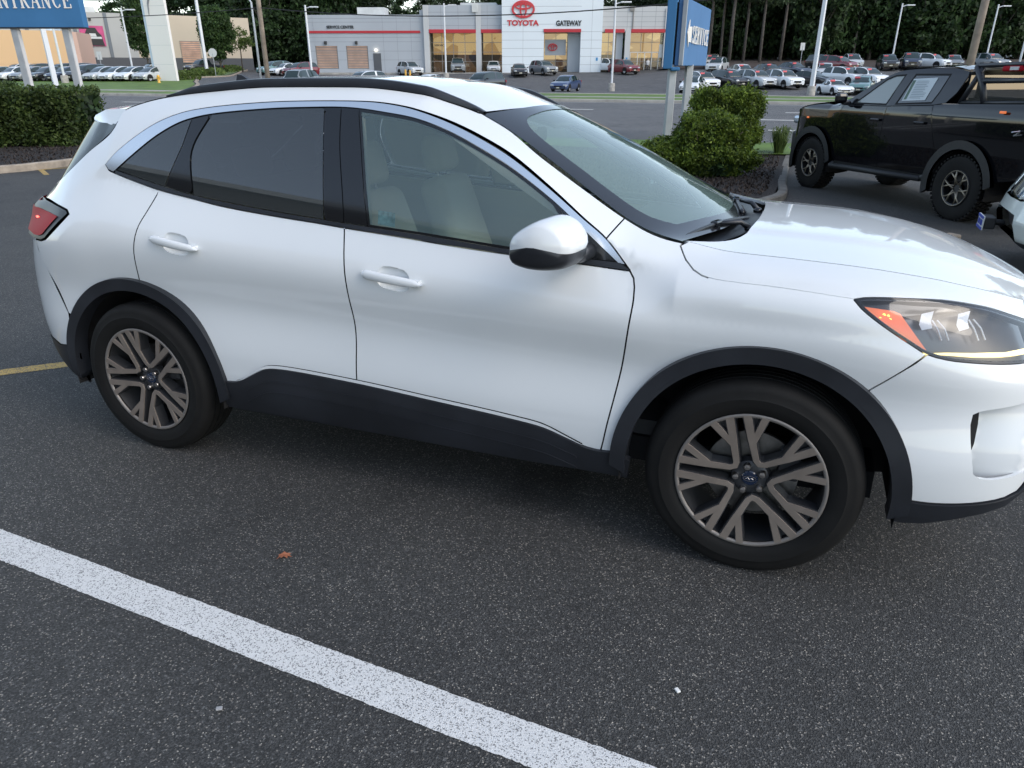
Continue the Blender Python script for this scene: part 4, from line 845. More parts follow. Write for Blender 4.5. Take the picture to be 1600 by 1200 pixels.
def bush(name,label,c,r,n,lobes,m='bushm',cat='bush',size=.062,flat=False):
    t=thing(name,label,cat,Matrix.Translation((c[0],c[1],ground_z(c[0],c[1])+.08)))
    P=[];I=[]
    for (lx,ly,lz,rx,ry,rz) in lobes:
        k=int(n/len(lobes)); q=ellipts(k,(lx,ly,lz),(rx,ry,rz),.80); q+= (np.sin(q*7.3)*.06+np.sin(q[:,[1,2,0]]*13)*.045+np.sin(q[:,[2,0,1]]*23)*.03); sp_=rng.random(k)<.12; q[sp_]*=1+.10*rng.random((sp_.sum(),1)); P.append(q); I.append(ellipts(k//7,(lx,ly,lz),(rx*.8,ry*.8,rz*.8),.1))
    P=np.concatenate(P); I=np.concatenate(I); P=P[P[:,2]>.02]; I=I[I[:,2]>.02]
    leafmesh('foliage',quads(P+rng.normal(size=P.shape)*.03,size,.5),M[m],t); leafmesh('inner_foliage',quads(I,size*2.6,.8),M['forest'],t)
    b=MB()
    for k in range(9):
        a=random.uniform(0,6.28); ln_=r*random.uniform(.5,.85); b.tube([(0,0,-.1),(math.cos(a)*ln_*.35,math.sin(a)*ln_*.35,r*.35),(math.cos(a)*ln_*.8,math.sin(a)*ln_*.8,r*.75)],[.03,.022,.01],5)
    b.build('branch','twig',t); return t
bush('bush','rounded juniper bush nearest the crossover windscreen, in the mulch bed',(3.66,14.3),1.1,62000,[(-.02,0,.62,.66,.72,.44),(.34,0,.56,.46,.6,.42),(-.70,.1,.34,.42,.5,.34),(.15,-.3,.34,.75,.5,.36)])
bush('bush','flat topped juniper bush behind the rounded one, under the service sign',(4.68,17.2),1.1,52000,[(-.10,0,1.08,.62,.6,.30),(.40,0,1.03,.50,.6,.32),(.42,0,.50,.50,.5,.50),(-.1,.1,.55,.5,.5,.45)])
b=MB(); t=thing('ornamental_grass','tuft of arching green grass beside the black pickup front wheel','plant',Matrix.Translation((6.0,17.0,ground_z(6.0,17.0)+.1)))
for k in range(220):
    a=random.uniform(0,6.28); r=random.uniform(.1,.42); h=random.uniform(.25,.62); p0=Vector((math.cos(a)*.08,math.sin(a)*.08,0)); p1=Vector((math.cos(a)*r*.6,math.sin(a)*r*.6,h)); p2=Vector((math.cos(a)*r*1.3,math.sin(a)*r*1.3,h*.75)); n_=Vector((-math.sin(a),math.cos(a),0))*.007
    b.add([p0-n_,p0+n_,p1+n_,p1-n_],[(0,1,2,3)]); b.add([p1-n_,p1+n_,p2],[(0,1,2)])
b.build('blades',M['light_leaf'],t,fixn=False)
M['chips']=leafmat('mulch_chips',(.012,.009,.008),(.050,.035,.028),2,0)
def chips(poly,n,dz=.115):
    P=np.array(poly); q=rng.random((n*3,2))*(P.max(0)-P.min(0))+P.min(0); q=q[inpoly(q,P)][:n]
    C=np.array([(a,b,ground_z(a,b)+dz) for a,b in q]); o=leafmesh('mulch_chips',quads(C,.07,.35,.55),M['chips']); o['kind']='stuff'
chips([(-.4,13.45),(2.9,11.0),(3.95,11.6),(4.7,13.4),(5.6,15.8),(6.15,17.2),(-1,19)],9000)
chips([(-26,11.4),(-14,14.8),(-10.9,16),(-10.4,16.6),(-10.0,17.5),(-9.5,18.6),(-11,21),(-26,21)],14000)
# tree masters
def make_tree(name,label,cat,kind,at_,group=None,m=None):
    t=thing(name,label,cat,Matrix.Translation(at_),group)
    if kind=='pine':
        h=22; b=MB(); b.tube([(0,0,-.5),(.1,0,6),(.0,.15,12),(.15,0,h)],[.26,.21,.15,.05],8); b.build('trunk','palebark' if m=='pale' else 'bark',t,smooth=True)
        P=[]
        for k in range(26):
            z=9+13*k/26; R=3.4*(1-k/30); 
            for j in range(5):
                a=random.uniform(0,6.28); q=np.array([math.cos(a)*R*.6,math.sin(a)*R*.6,z]); P.append(q+rng.normal(size=(46,3))*np.array([R*.33,R*.33,.28]))
        leafmesh('crown',quads(np.concatenate(P),.55,.35,.2),M['pinem'],t)
    elif kind=='broad':
        b=MB(); b.tube([(0,0,-.5),(.1,.05,3),(.0,.2,8)],[.28,.22,.10],8)
        for k in range(7):
            a=k*.9+random.random(); z=2.5+k*.8; b.tube([(0,.1,z),(math.cos(a)*1.4,math.sin(a)*1.4,z+1.5),(math.cos(a)*2.4,math.sin(a)*2.4,z+3)],[.10,.06,.03],6)
        b.build('trunk','bark',t,smooth=True)
        P=[crownpts(3900,(0,0,6.2),(3.4,3.4,5.4),46,(1.0,1.0,.7),.55),crownpts(1700,(0,0,12),(3.0,3.0,3.6),26,(1.0,1.0,.8),.5),crownpts(900,(0,0,2.4),(3.0,3.0,1.6),18,(.9,.9,.5),.6)]
        leafmesh('crown',quads(np.concatenate(P),.60,.62),M['forest'],t)
    elif kind=='oval':
        b=MB(); b.tube([(0,0,-.3),(0,0,2.2),(.1,0,5)],[.14,.11,.05],8)
        for k in range(6): a=k*1.05; b.tube([(0,0,1.6+.3*k),(math.cos(a)*.9,math.sin(a)*.9,3.2+.3*k)],[.05,.02],5)
        b.build('trunk','bark',t,smooth=True)
        P=crownpts(15000,(0,0,4.6),(1.9,1.9,2.9),170,(.42,.42,.42),.45); leafmesh('crown',quads(P,.27,.6),M['oval'],t)
    elif kind=='light':
        b=MB(); b.tube([(0,0,-.3),(.1,0,2.6),(.3,0,4.6)],[.10,.08,.03],8); b.build('trunk','bark',t,smooth=True)
        P=crownpts(2600,(0,0,4.0),(2.2,2.0,1.4),70,(.4,.4,.3),.4); leafmesh('crown',quads(P,.22,.6),M['light_leaf'],t)
    return t
def gpos(x,y): return (x,y,ground_z(x,y))
def W_(px,y,py=None): # where a bearing meets a depth
    return ((px-800)/1235*y,y)
def treecopy(src,x,y,sc,rz,label,group):
    c=copy_tree(src); c.matrix_world=Matrix.Translation(gpos(x,y))@Matrix.Rotation(rz,4,'Z')@Matrix.Diagonal((sc[0],sc[0],sc[1],1)); c['label']=label; c['group']=group; return c
x,y=W_(232,100); make_tree('oval_tree','dense dark oval street tree left of the tall white pylon','tree','oval',gpos(x,y)).scale=(.95,.95,1.28)
x,y=W_(345,112); make_tree('oval_tree','dense dark oval street tree right of the thick white light pole','tree','oval',gpos(x,y)).scale=(1.15,1.15,1.15)
x,y=W_(378,118); make_tree('small_tree','small light green tree at the right end of the beige building','tree','light',gpos(x,y)).scale=(1.0,1.0,1.15)
GP='trunks of tall pines at the wood edge'; GB='broadleaf trees filling the dark wood'; GT='trees behind the dealership'
x,y=W_(1105,118); pine=make_tree('pine_tree','tall bare stemmed pine at the wood edge right of the service sign','tree','pine',gpos(x,y),GP,'pale')
for px,y in ((1124,121),(1138,116),(1160,119),(1186,117),(1217,122),(1330,128)):
    x,_=W_(px,y); treecopy(pine,x,y,(random.uniform(.8,1.25),random.uniform(.9,1.15)),random.uniform(0,6),pine['label'],GP)
for k,o in enumerate(sorted([o for o in bpy.data.objects if o.get('group')==GP],key=lambda o:o.matrix_world.translation.x/o.matrix_world.translation.y)):
    o['label']='%s bare pine trunk counted rightwards from the service sign at the wood edge'%('first second third fourth fifth sixth seventh eighth'.split()[k])
x,y=W_(1250,136); br_=make_tree('broadleaf_tree','dark green bushy tree in the wood behind the right hand parking lot','tree','broad',gpos(x,y),GB)
for k in range(46):
    px=1105+ (k%23)*27+random.uniform(-9,9); y=(128 if k<23 else 140)+random.uniform(-4,4)
    if k<23 and px<1250: y=138
    x,_=W_(px,y); treecopy(br_,x,y,(random.uniform(.85,1.25),random.uniform(.95,1.5)),random.uniform(0,6),br_['label'],GB)
for k in range(20):
    px=560+k*27+random.uniform(-10,10); y=random.uniform(140,150); x,_=W_(px,y); src=pine if k%3 else br_
    c=treecopy(src,x,y,(random.uniform(.8,1.2),random.uniform(.62,.82)),random.uniform(0,6),'tree showing above the dealership roof against the pale sky',GT)
for k in range(14):
    px=395+k*13+random.uniform(-4,4); y=random.uniform(140,152); x,_=W_(px,y)
    treecopy(br_,x,y,(random.uniform(.9,1.2),random.uniform(1.0,1.3)),random.uniform(0,6),'tall dark tree in the wood left of the service wing','dark trees left of the service wing')
for k in range(18):
    px=-20+k*24+random.uniform(-6,6); y=random.uniform(165,180); x,_=W_(px,y); h=.66 if px<190 else (.85 if px<290 else 1.3)
    treecopy(br_,x,y,(random.uniform(1.0,1.4),h*random.uniform(.92,1.05)),random.uniform(0,6),'dark tree above the flat roof of the beige building','trees behind the beige building')
# far mass of the wood, one mass nobody could count
P=np.stack([rng.uniform(20,150,26000),rng.uniform(150,160,26000),rng.uniform(0,24,26000)],1); P[:,2]+=2
P2=np.stack([rng.uniform(-62,-26,9000),rng.uniform(158,166,9000),rng.uniform(0,22,9000)],1)
leafmesh('distant_wood',quads(np.concatenate([P,P2]),1.3,.8),M['forest'])['kind']='stuff'
# low shrubs round the pylon and in the bed
for i,px in enumerate((253,268,282,295,304)):
    p=W_(px,83+i*.8); x,y=p
    P=ellipts(900,(0,0,.42),(.55,.55,.5),.8); s=thing('round_shrub','small clipped round shrub, leftmost at the foot of the white pylon','shrub',Matrix.Translation(gpos(x,y)),'round shrubs under the pylon') if i==0 else None
    if i==0: leafmesh('foliage',quads(P,.14,.6),M['light_leaf'],s); sh0=s
    else: c=copy_tree(sh0); c.matrix_world=Matrix.Translation(gpos(x,y)); c['label']='small clipped round shrub, %s from the left at the foot of the white pylon'%('','second','third','fourth','fifth')[i]
P=[]; 
for k in range(60): a=random.random(); bx=-38-9*a+random.uniform(-2,1.5); by=95+38*a; P.append(ellipts(160,(bx,by,ground_z(bx,by)+.35),(1.3,1.3,.55),.6))
leafmesh('ground_cover',quads(np.concatenate(P),.30,.6),M['light_leaf'])['kind']='stuff'
# =============== dealership across the road ===============
M['wallgrey']=mat('grey_metal_panel',(.36,.385,.42),.45,noise=(.25,.05)); M['walllight']=mat('light_panel',(.47,.475,.48),.45,noise=(.25,.04)); M['tower']=mat('white_panel',(.66,.71,.75),.4,noise=(.2,.03))
M['joint']=mat('panel_joint',(.20,.21,.23),.7); M['redband']=mat('red_band',(.42,.018,.03),.4); M['mull']=mat('window_frame_metal',(.20,.19,.18),.5); M['mullw']=mat('pale_frame',(.55,.54,.52),.5)
M['black']=mat('black_letters',(.015,.015,.017),.5); M['redsign']=mat('red_letters',(.50,.03,.04),.4); M['unit']=mat('roof_unit',(.55,.56,.55),.6,noise=(1,.1)); M['door']=mat('steel_door',(.07,.075,.085),.5)
M['lampdark']=mat('wall_lamp',(.03,.03,.03),.5); M['lampw']=mat('wall_lamp_lit',(1,.9,.75),.4,emit=(1,.88,.7),es=3)
def litroom(name,c0,c1,c2,es):
    m=bpy.data.materials.new(name); m.use_nodes=True; n=m.node_tree.nodes; l=m.node_tree.links; b=n['Principled BSDF']
    tc=n.new('ShaderNodeTexCoord'); t=n.new('ShaderNodeTexVoronoi'); t.inputs['Scale'].default_value=.55; mp=n.new('ShaderNodeMapping'); mp.inputs['Scale'].default_value=(1,1,1.3); l.new(tc.outputs['Object'],mp.inputs[0]); l.new(mp.outputs[0],t.inputs[0])
    s=n.new('ShaderNodeSeparateColor'); l.new(t.outputs['Color'],s.inputs[0]); r=n.new('ShaderNodeValToRGB'); e=r.color_ramp.elements; e[0].color=(*c0,1); e[1].color=(*c1,1); q=e.new(.45); q.color=(*c2,1); r.color_ramp.interpolation='CONSTANT'; e[1].position=.62; q.position=.3
    l.new(s.outputs[0],r.inputs[0]); l.new(r.outputs[0],b.inputs['Base Color']); l.new(r.outputs[0],b.inputs['Emission Color']); b.inputs['Emission Strength'].default_value=es; return m
M['room']=litroom('lit_showroom',(.45,.27,.12),(.78,.58,.34),(.66,.45,.22),.46); M['roomlow']=litroom('lit_showroom_floor',(.05,.035,.025),(.45,.27,.12),(.16,.09,.05),.30)
M['shopglass']=glassmat('shop_glass',(.80,.82,.80)); M['doorglow']=mat('lit_roller_door',(.45,.27,.19),.35,emit=(.55,.32,.22),es=.16,noise=(.8,.35))
BU=Vector((.9992,-.04,0)); BN=Vector((-.04,-.9992,0)); BO=Vector((0,108,0))
BM=Matrix(((BU.x,-BN.x,0,BO.x),(BU.y,-BN.y,0,BO.y),(0,0,1,0),(0,0,0,1)))  # local: x along the front, -y towards the road, z up
def ub(b,u0,u1,z0,z1,y0,y1): return b.box(((u0+u1)/2,(y0+y1)/2,(z0+z1)/2),(u1-u0,y1-y0,z1-z0))
dl=thing('dealership_building','long grey car dealership with red band, glass showroom and tall white entrance tower','building',BM)
Z0=.2
def wall(name,m,boxes,par=dl,**k):
    b=MB()
    for q in boxes: ub(b,*q)
    return b.build(name,m,par,**k)
sv=wall('service_wing_wall','wallgrey',[(-27.8,-26.95,Z0,7.85,0,25),(-23.9,-22.7,Z0,4.05,0,.6),(-27.0,-12.4,4.05,7.85,0,25),(-19.7,-12.4,Z0,4.05,0,25),(-26.95,-23.9,Z0,1.2,.02,.6),(-22.7,-19.7,Z0,1.2,.02,.6)])
wall('panel_joint','joint',[(-27.8,-12.4,z,z+.035,-.006,0) for z in (4.55,5.1,6.95,7.4,3.4,2.3)]+[(u,u+.03,Z0,7.84,-.005,0) for u in (-17.5,-15.6,-13.7)],sv)
wall('red_band','redband',[(-27.85,-12.4,5.62,5.92,-.10,-.002)],dl)
for u0,u1 in ((-26.95,-23.9),(-22.7,-19.7)):
    dd=wall('roller_door','doorglow',[(u0,u1,1.22,4.04,.18,.24)]); n=14
    wall('door_slats','mull',[(u0,u1,1.22+2.82*k/n,1.22+2.82*k/n+.10,.12,.18) for k in range(n+1)]+[(u0,u0+.1,1.2,4.05,.10,.18),(u1-.1,u1,1.2,4.05,.10,.18)],dd)
    wall('wall_lamp','lampdark',[((u0+u1)/2-.16,(u0+u1)/2+.16,4.25,4.65,-.32,-.002)])
wall('service_door','door',[(-19.0,-17.95,Z0,3.15,-.06,-.002)]); wall('door_lamp','lampw',[(-18.75,-18.4,3.45,3.62,-.25,-.002)])
mw=wall('showroom_wall','wallgrey',[(-12.4,-11.84,Z0,8.4,-.02,25),(-11.9,-1.3,5.75,8.95,-.35,25)])
wall('panel_joint','joint',[(-11.9,-1.3,z,z+.035,-.356,-.351) for z in (6.5,7.3,8.1)]+[(u,u+.03,5.9,8.94,-.355,-.35) for u in (-9.5,-7.2,-4.9,-3.3)],mw)
wall('pillar','walllight',[(-11.86,-11.15,Z0,8.96,-.5,0)]); wall('pillar','walllight',[(-4.83,-4.14,Z0,8.96,-.5,0)])
wall('red_band','redband',[(-11.15,-4.83,5.62,6.05,-.55,-.36)]); wall('red_band','redband',[(-4.14,-1.32,5.62,6.05,-.55,-.36)])
tw=wall('entrance_tower','tower',[(-1.3,4.3,Z0,12.5,-1.2,12),(9.18,12.0,Z0,12.5,-1.2,12),(4.3,9.18,5.75,12.5,-1.2,12)])
wall('panel_joint','joint',[(-1.3,4.3,z,z+.03,-1.205,-1.2) for z in (1.7,2.7,3.7,4.7,5.7,6.6,8.7,9.8)]+[(9.18,12,z,z+.03,-1.205,-1.2) for z in (1.7,2.7,3.7,4.7,5.7)]+[(u,u+.025,Z0,12,-1.204,-1.2) for u in (1.5,10.6)]+[(4.3,9.18,z,z+.03,-1.205,-1.2) for z in (6.6,8.7,9.8)],tw)
wall('red_band','redband',[(4.25,9.2,5.65,6.05,-1.32,-1.21)])
wall('entrance_side_wall','wallgrey',[(7.55,9.18,Z0,5.74,.4,2.5)])
rw_=wall('right_wing_wall','walllight',[(12.0,21.0,5.75,8.75,-.3,25)]); wall('panel_joint','joint',[(12,21,z,z+.035,-.306,-.3) for z in (6.3,6.9,7.5,8.1)]+[(u,u+.03,5.8,8.74,-.305,-.3) for u in (13.5,15.3,17.2,19)],rw_)
wall('pillar','walllight',[(15.15,15.85,Z0,5.9,-.5,.3)]); wall('pillar','walllight',[(20.3,21,Z0,8.5,-.5,.3)]); wall('pillar','wallgrey',[(14.0,14.9,Z0,5.74,.3,1.4)])
wall('red_band','redband',[(12.42,15.0,5.62,6.05,-.5,-.31)]); wall('red_band','redband',[(15.9,20.9,5.62,6.05,-.5,-.31)])
wall('downpipe','mull',[(16.0,16.12,5.9,8.2,-.42,-.31)]); wall('downpipe_box','mull',[(15.6,16.15,8.2,8.75,-.5,-.31)])
def shop(u0,u1,yb,low=3.0):
    wall('showroom_interior','room',[(u0,u1,low,5.74,yb+3.0,yb+3.1)]); wall('showroom_interior','roomlow',[(u0,u1,Z0,low,yb+2.6,yb+2.7)])
    g=wall('shop_window','shopglass',[(u0,u1,.75,5.74,yb+.06,yb+.062)])
    n=max(2,int(round((u1-u0)/1.5))); wall('window_bar','mull',[(u0+(u1-u0)*k/n-.035,u0+(u1-u0)*k/n+.035,.7,5.74,yb,yb+.05) for k in range(n+1)]+[(u0,u1,z,z+.07,yb-.01,yb+.055) for z in (.7,2.1,3.25,4.45,5.6)],g)
    wall('ceiling','unit',[(u0,u1,5.74,5.8,yb+.1,yb+3.1)]); wall('floor_slab','walllight',[(u0,u1,.1,.6,yb,yb+3.1)])
shop(-11.15,-4.83,.3); shop(-4.14,-1.3,.3); shop(4.3,7.55,1.2,2.4); shop(12.0,14.0,.3); shop(15.85,20.3,.2,2.6)
wall('poster','wallgrey',[(4.45,7.3,2.9,4.85,1.05,1.15)]); 
b=MB(); 
def ellipse_ring(b,cx,cz,rx,rz,t,y,n=40,fn=lambda a,c,h:(a,h,c)):
    o=len(b.v)
    for k in range(n):
        a=2*math.pi*k/n
        for (sx,yy) in ((1,y),(1,y-.12)): b.v.append(fn(cx+(rx)*math.cos(a),cz+(rz)*math.sin(a),yy)); b.v.append(fn(cx+(rx-t)*math.cos(a),cz+(rz-t)*math.sin(a),yy))
    for k in range(n):
        i=o+k*4; j=o+((k+1)%n)*4
        for p,q in ((2,3),(0,2),(3,1),(1,0)): b.f.append((i+p,i+q,j+q,j+p))
def emblem(name,m,cx,cz,w,h,y,par):
    b=MB(); t=w*.085; ellipse_ring(b,cx,cz,w/2,h/2,t,y); ellipse_ring(b,cx,cz+h*.16,w*.36,h*.19,t*.8,y-.01); ellipse_ring(b,cx,cz,w*.155,h*.46,t*.8,y-.02); return b.build(name,m,par)
emblem('wall_emblem','redsign',1.53,8.37,3.05,2.1,-1.25,dl); emblem('poster_emblem','redsign',5.5,3.9,1.3,.95,1.0,dl)
def text(name,body,m,u,z,width,height,par,y,depth=.06,rotx=math.pi/2,off=0.02,mx=None):
    cu=bpy.data.curves.new(name,'FONT'); cu.body=body; cu.extrude=.5*depth; cu.offset=off; cu.size=1
    o=bpy.data.objects.new(name,cu); COL.objects.link(o); dg=bpy.context.evaluated_depsgraph_get(); me=bpy.data.meshes.new_from_object(o.evaluated_get(dg)); bpy.data.objects.remove(o)
    v=np.array([tuple(q.co) for q in me.vertices]); lo=v.min(0); hi=v.max(0)
    v[:,0]=(v[:,0]-lo[0])/(hi[0]-lo[0])*width+u; v[:,1]=(v[:,1]-lo[1])/(hi[1]-lo[1])*height+z
    W3=np.stack([v[:,0],y-v[:,2],v[:,1]],1)
    if mx is not None: W3=np.array([tuple(mx@Vector(q)) for q in W3])
    me.vertices.foreach_set('co',W3.ravel()); me.update(); me.materials.clear(); return link(name,me,m,par)
text('wall_lettering','TOYOTA','redsign',-.6,6.43,4.2,.68,dl,-1.25,off=.04); text('wall_lettering','GATEWAY','black',5.89,6.40,3.35,.66,dl,-1.25,off=.03); text('wall_lettering','SERVICE CENTER','black',-25.1,6.2,3.72,.36,dl,-.05,off=.02)
text('window_lettering','SERVICE','black',-10.6,4.0,1.6,.25,dl,.2,off=.02)
wall('roof_unit','unit',[(-21.7,-17.9,7.8,9.0,4,7)]); wall('roof_unit','unit',[(-7.4,-2.4,8.9,9.6,5,8)]); wall('roof_unit','unit',[(-5.3,-4.5,8.1,9.2,-.6,-.36)])
wall('door_frame','mullw',[(u,u+.09,.7,3.25,.05,.19) for u in (15.95,16.95,17.9,18.85,19.75)]+[(15.95,19.85,z,z+.09,.05,.19) for z in (.65,3.2)]); wall('window_poster','unit',[(19.8,20.25,2.6,4.2,.0,.08)])
wall('accessible_sign',mat('accessible_blue',(.05,.25,.5),.5),[(11.3,11.55,2.2,2.6,-1.24,-1.21)]); wall('accessible_sign',M['redband'] if False else bpy.data.materials['accessible_blue'],[(15.35,15.6,2.2,2.6,-.53,-.51)])
struct(wall('forecourt','kerbfar',[(-28,28,-.5,.73,-3.2,.0)],None)).matrix_world=BM
# person by the entrance doors of the right wing
def person(x,y,z,rz,label,shirt,legs):
    """standing figure grown from a skinned skeleton"""
    J=[(0,0,.95),(0,0,1.2),(0,0,1.42),(0,.0,1.52),(0,.01,1.63),(0,.01,1.74),(.10,0,.88),(.11,.02,.5),(.11,0,.08),(.12,.12,.03),(-.10,0,.88),(-.12,-.02,.5),(-.13,0,.08),(-.13,.12,.03),(.19,0,1.42),(.27,0,1.15),(.27,.12,.92),(-.19,0,1.42),(-.27,0,1.15),(-.25,.14,.95)]
    E=[(0,1),(1,2),(2,3),(3,4),(4,5),(0,6),(6,7),(7,8),(8,9),(0,10),(10,11),(11,12),(12,13),(2,14),(14,15),(15,16),(2,17),(17,18),(18,19)]
    R=[.15,.14,.15,.06,.095,.085,.09,.06,.045,.04,.09,.06,.045,.04,.07,.05,.04,.07,.05,.04]
    me=bpy.data.meshes.new('person'); me.from_pydata(J,E,[]); o=bpy.data.objects.new('person',me); COL.objects.link(o); o.location=(x,y,z); o.rotation_euler=(0,0,rz)
    sk=o.modifiers.new('skin','SKIN'); me.skin_vertices[0].data[0].use_root=True
    for v,r in zip(me.skin_vertices[0].data,R): v.radius=(r,r*.8)
    s=o.modifiers.new('s','SUBSURF'); s.levels=s.render_levels=1; m=bpy.data.materials.new('clothes'); m.use_nodes=True; n=m.node_tree.nodes; l=m.node_tree.links
    tc=n.new('ShaderNodeTexCoord'); sp=n.new('ShaderNodeSeparateXYZ'); r=n.new('ShaderNodeValToRGB'); r.color_ramp.interpolation='CONSTANT'; e=r.color_ramp.elements; mp=n.new('ShaderNodeMath'); mp.operation='DIVIDE'; mp.inputs[1].default_value=1.8
    l.new(tc.outputs['Object'],sp.inputs[0]); l.new(sp.outputs[2],mp.inputs[0]); l.new(mp.outputs[0],r.inputs[0]); e[0].color=(*legs,1); e[1].position=.53; e[1].color=(*shirt,1); q=e.new(.85); q.color=(.45,.28,.2,1); q=e.new(.94); q.color=(.03,.02,.015,1); l.new(r.outputs[0],n['Principled BSDF'].inputs[0]); me.materials.append(m); return tag(o,label,'person')
p=BM@Vector((18.35,-.6,.73)); person(p.x,p.y,p.z,math.pi,'person in a pale top standing at the glass doors of the dealership','' or (.5,.5,.5),(.05,.05,.06))
# =============== beige building on the left ===============
M['wallg2']=mat('grey_render',(.40,.40,.385),.75,noise=(.2,.06)); M['beigew']=mat('beige_render',(.52,.44,.34),.75,noise=(.2,.05)); M['band']=mat('charcoal_plinth',(.075,.08,.09),.7); M['pil']=mat('slate_pilaster',(.14,.16,.18),.6); M['peach']=mat('peach_wall',(.70,.46,.25),.7)
LM=Matrix(((.77844,-.62772,0,-61.355),(.62772,.77844,0,115),(0,0,1,0),(0,0,0,1)))
lb=thing('showroom_block','low flat roofed beige and grey building with a magenta banner, left of the road','building',LM)
wl_=lambda n,m,bx,par=lb,**k: wall(n,m,bx,par,**k)
wl_('wall','wallg2',[(-30,6.9,2.7,8.6,0,20)]); wl_('wall','beigew',[(6.9,24.2,2.7,8.6,0,20)]); wl_('plinth','band',[(-30,24.2,.2,2.7,-.06,20)])
for u in (3.2,-1.0,-6.9,-12.5): wl_('pilaster','pil',[(u-.22,u+.22,2.7,8.55,-.12,-.002)])
wl_('pilaster','pil',[(20.2,20.5,7.6,8.3,-.1,-.002)])
po=wl_('banner',mat('magenta_banner',(.48,.06,.18),.5,noise=(.6,.25)),[(-.5,2.65,4.2,6.85,-.16,-.125)])
b=MB(); 
def pol(b,P,y): b.prism(P,y,y-.02)
pol(b,[(-.15,4.25),(2.45,4.25),(2.25,5.6),(1.85,6.1),(1.6,6.6),(.55,6.6),(.3,6.1),(-.02,5.6)],-.165); b.build('banner_car','black',po)
b=MB(); pol(b,[(.0,5.15),(2.25,5.15),(2.2,5.42),(.05,5.42)],-.19); pol(b,[(.6,5.45),(1.6,5.45),(1.5,5.85),(.7,5.85)],-.19); b.build('banner_highlight','unit',po)
wl_('banner',mat('pale_blue_banner',(.42,.52,.62),.5,noise=(1.2,.4)),[(-5.3,-2.9,4.1,6.9,-.16,-.125)])
for u in (-5.1,-3.0,-1.9): wl_('window',mat('dark_window',(.04,.035,.02),.2,noise=(2,.8)),[(u-.0,u+1.3 if u>-5.2 else u,4.35,5.3,-.09,-.062)]) if u>-5 else None
wl_('roof_unit','unit',[(-.2,3.1,8.6,9.6,5,8)]); wl_('roof_unit','wallg2',[(-2.2,-.2,8.6,9.4,5,8)]); wl_('wall_lamp','lampdark',[(1.0,1.3,7.5,7.8,-.2,-.002)])
gd=wl_('roller_door','doorglow',[(13.1,15.9,2.0,5.0,-.08,-.062)]); wl_('door_slats','mull',[(13.0,16.0,2.0+3*k/11,2.09+3*k/11,-.14,-.085) for k in range(12)],gd)
ph=thing('peach_annex','low peach coloured flat wall block at the far left behind the parked cars','building',Matrix.Translation((-64,98,0))@Matrix.Rotation(.30,4,'Z'))
wall('wall','peach',[(-25,8.6,1.0,5.6,0,10)],ph); wall('plinth','band',[(-25,8.6,-.2,1.0,-.05,10)],ph); wall('corner_panel',mat('pink_panel',(.62,.42,.34),.7),[(8.65,9.6,1.2,5.5,.5,9)],ph)
# white pylon with the swoosh
def pxbox(name,x,y,z0,z1,w,d,m,par,rz=0):
    b=MB(); b.box((0,0,(z0+z1)/2),(w,d,z1-z0)); return b.build(name,m,par)
py_=thing('pylon_sign','tall white rectangular pylon sign with grey curved line, standing on the lawn','sign',Matrix.Translation((-36.0,82.3,-.1))@Matrix.Rotation(-.25,4,'Z'))
wall('sign_face',mat('pylon_white',(.76,.73,.70),.5),[(-1.2,1.25,0,11.5,-.35,.0)],py_); wall('sign_side',mat('pylon_blue_side',(.45,.55,.64),.5),[(-1.5,-1.2,0,11.5,-.3,.5)],py_)
b=MB(); b.tube([(1.0,-.36,9.0),(.3,-.36,8.8),(-.3,-.36,8.2),(-.6,-.36,7.4),(-.7,-.36,6.4)],[.05,.12,.13,.1,.04],6); b.build('sign_curve','joint',py_)
wall('panel_joint','unit',[(-1.2,1.25,z,z+.03,-.356,-.35) for z in (1.8,3.6,5.4,7.2)],py_); wall('red_strip','redband',[(-.6,.95,9.15,9.3,-.37,-.351)],py_)
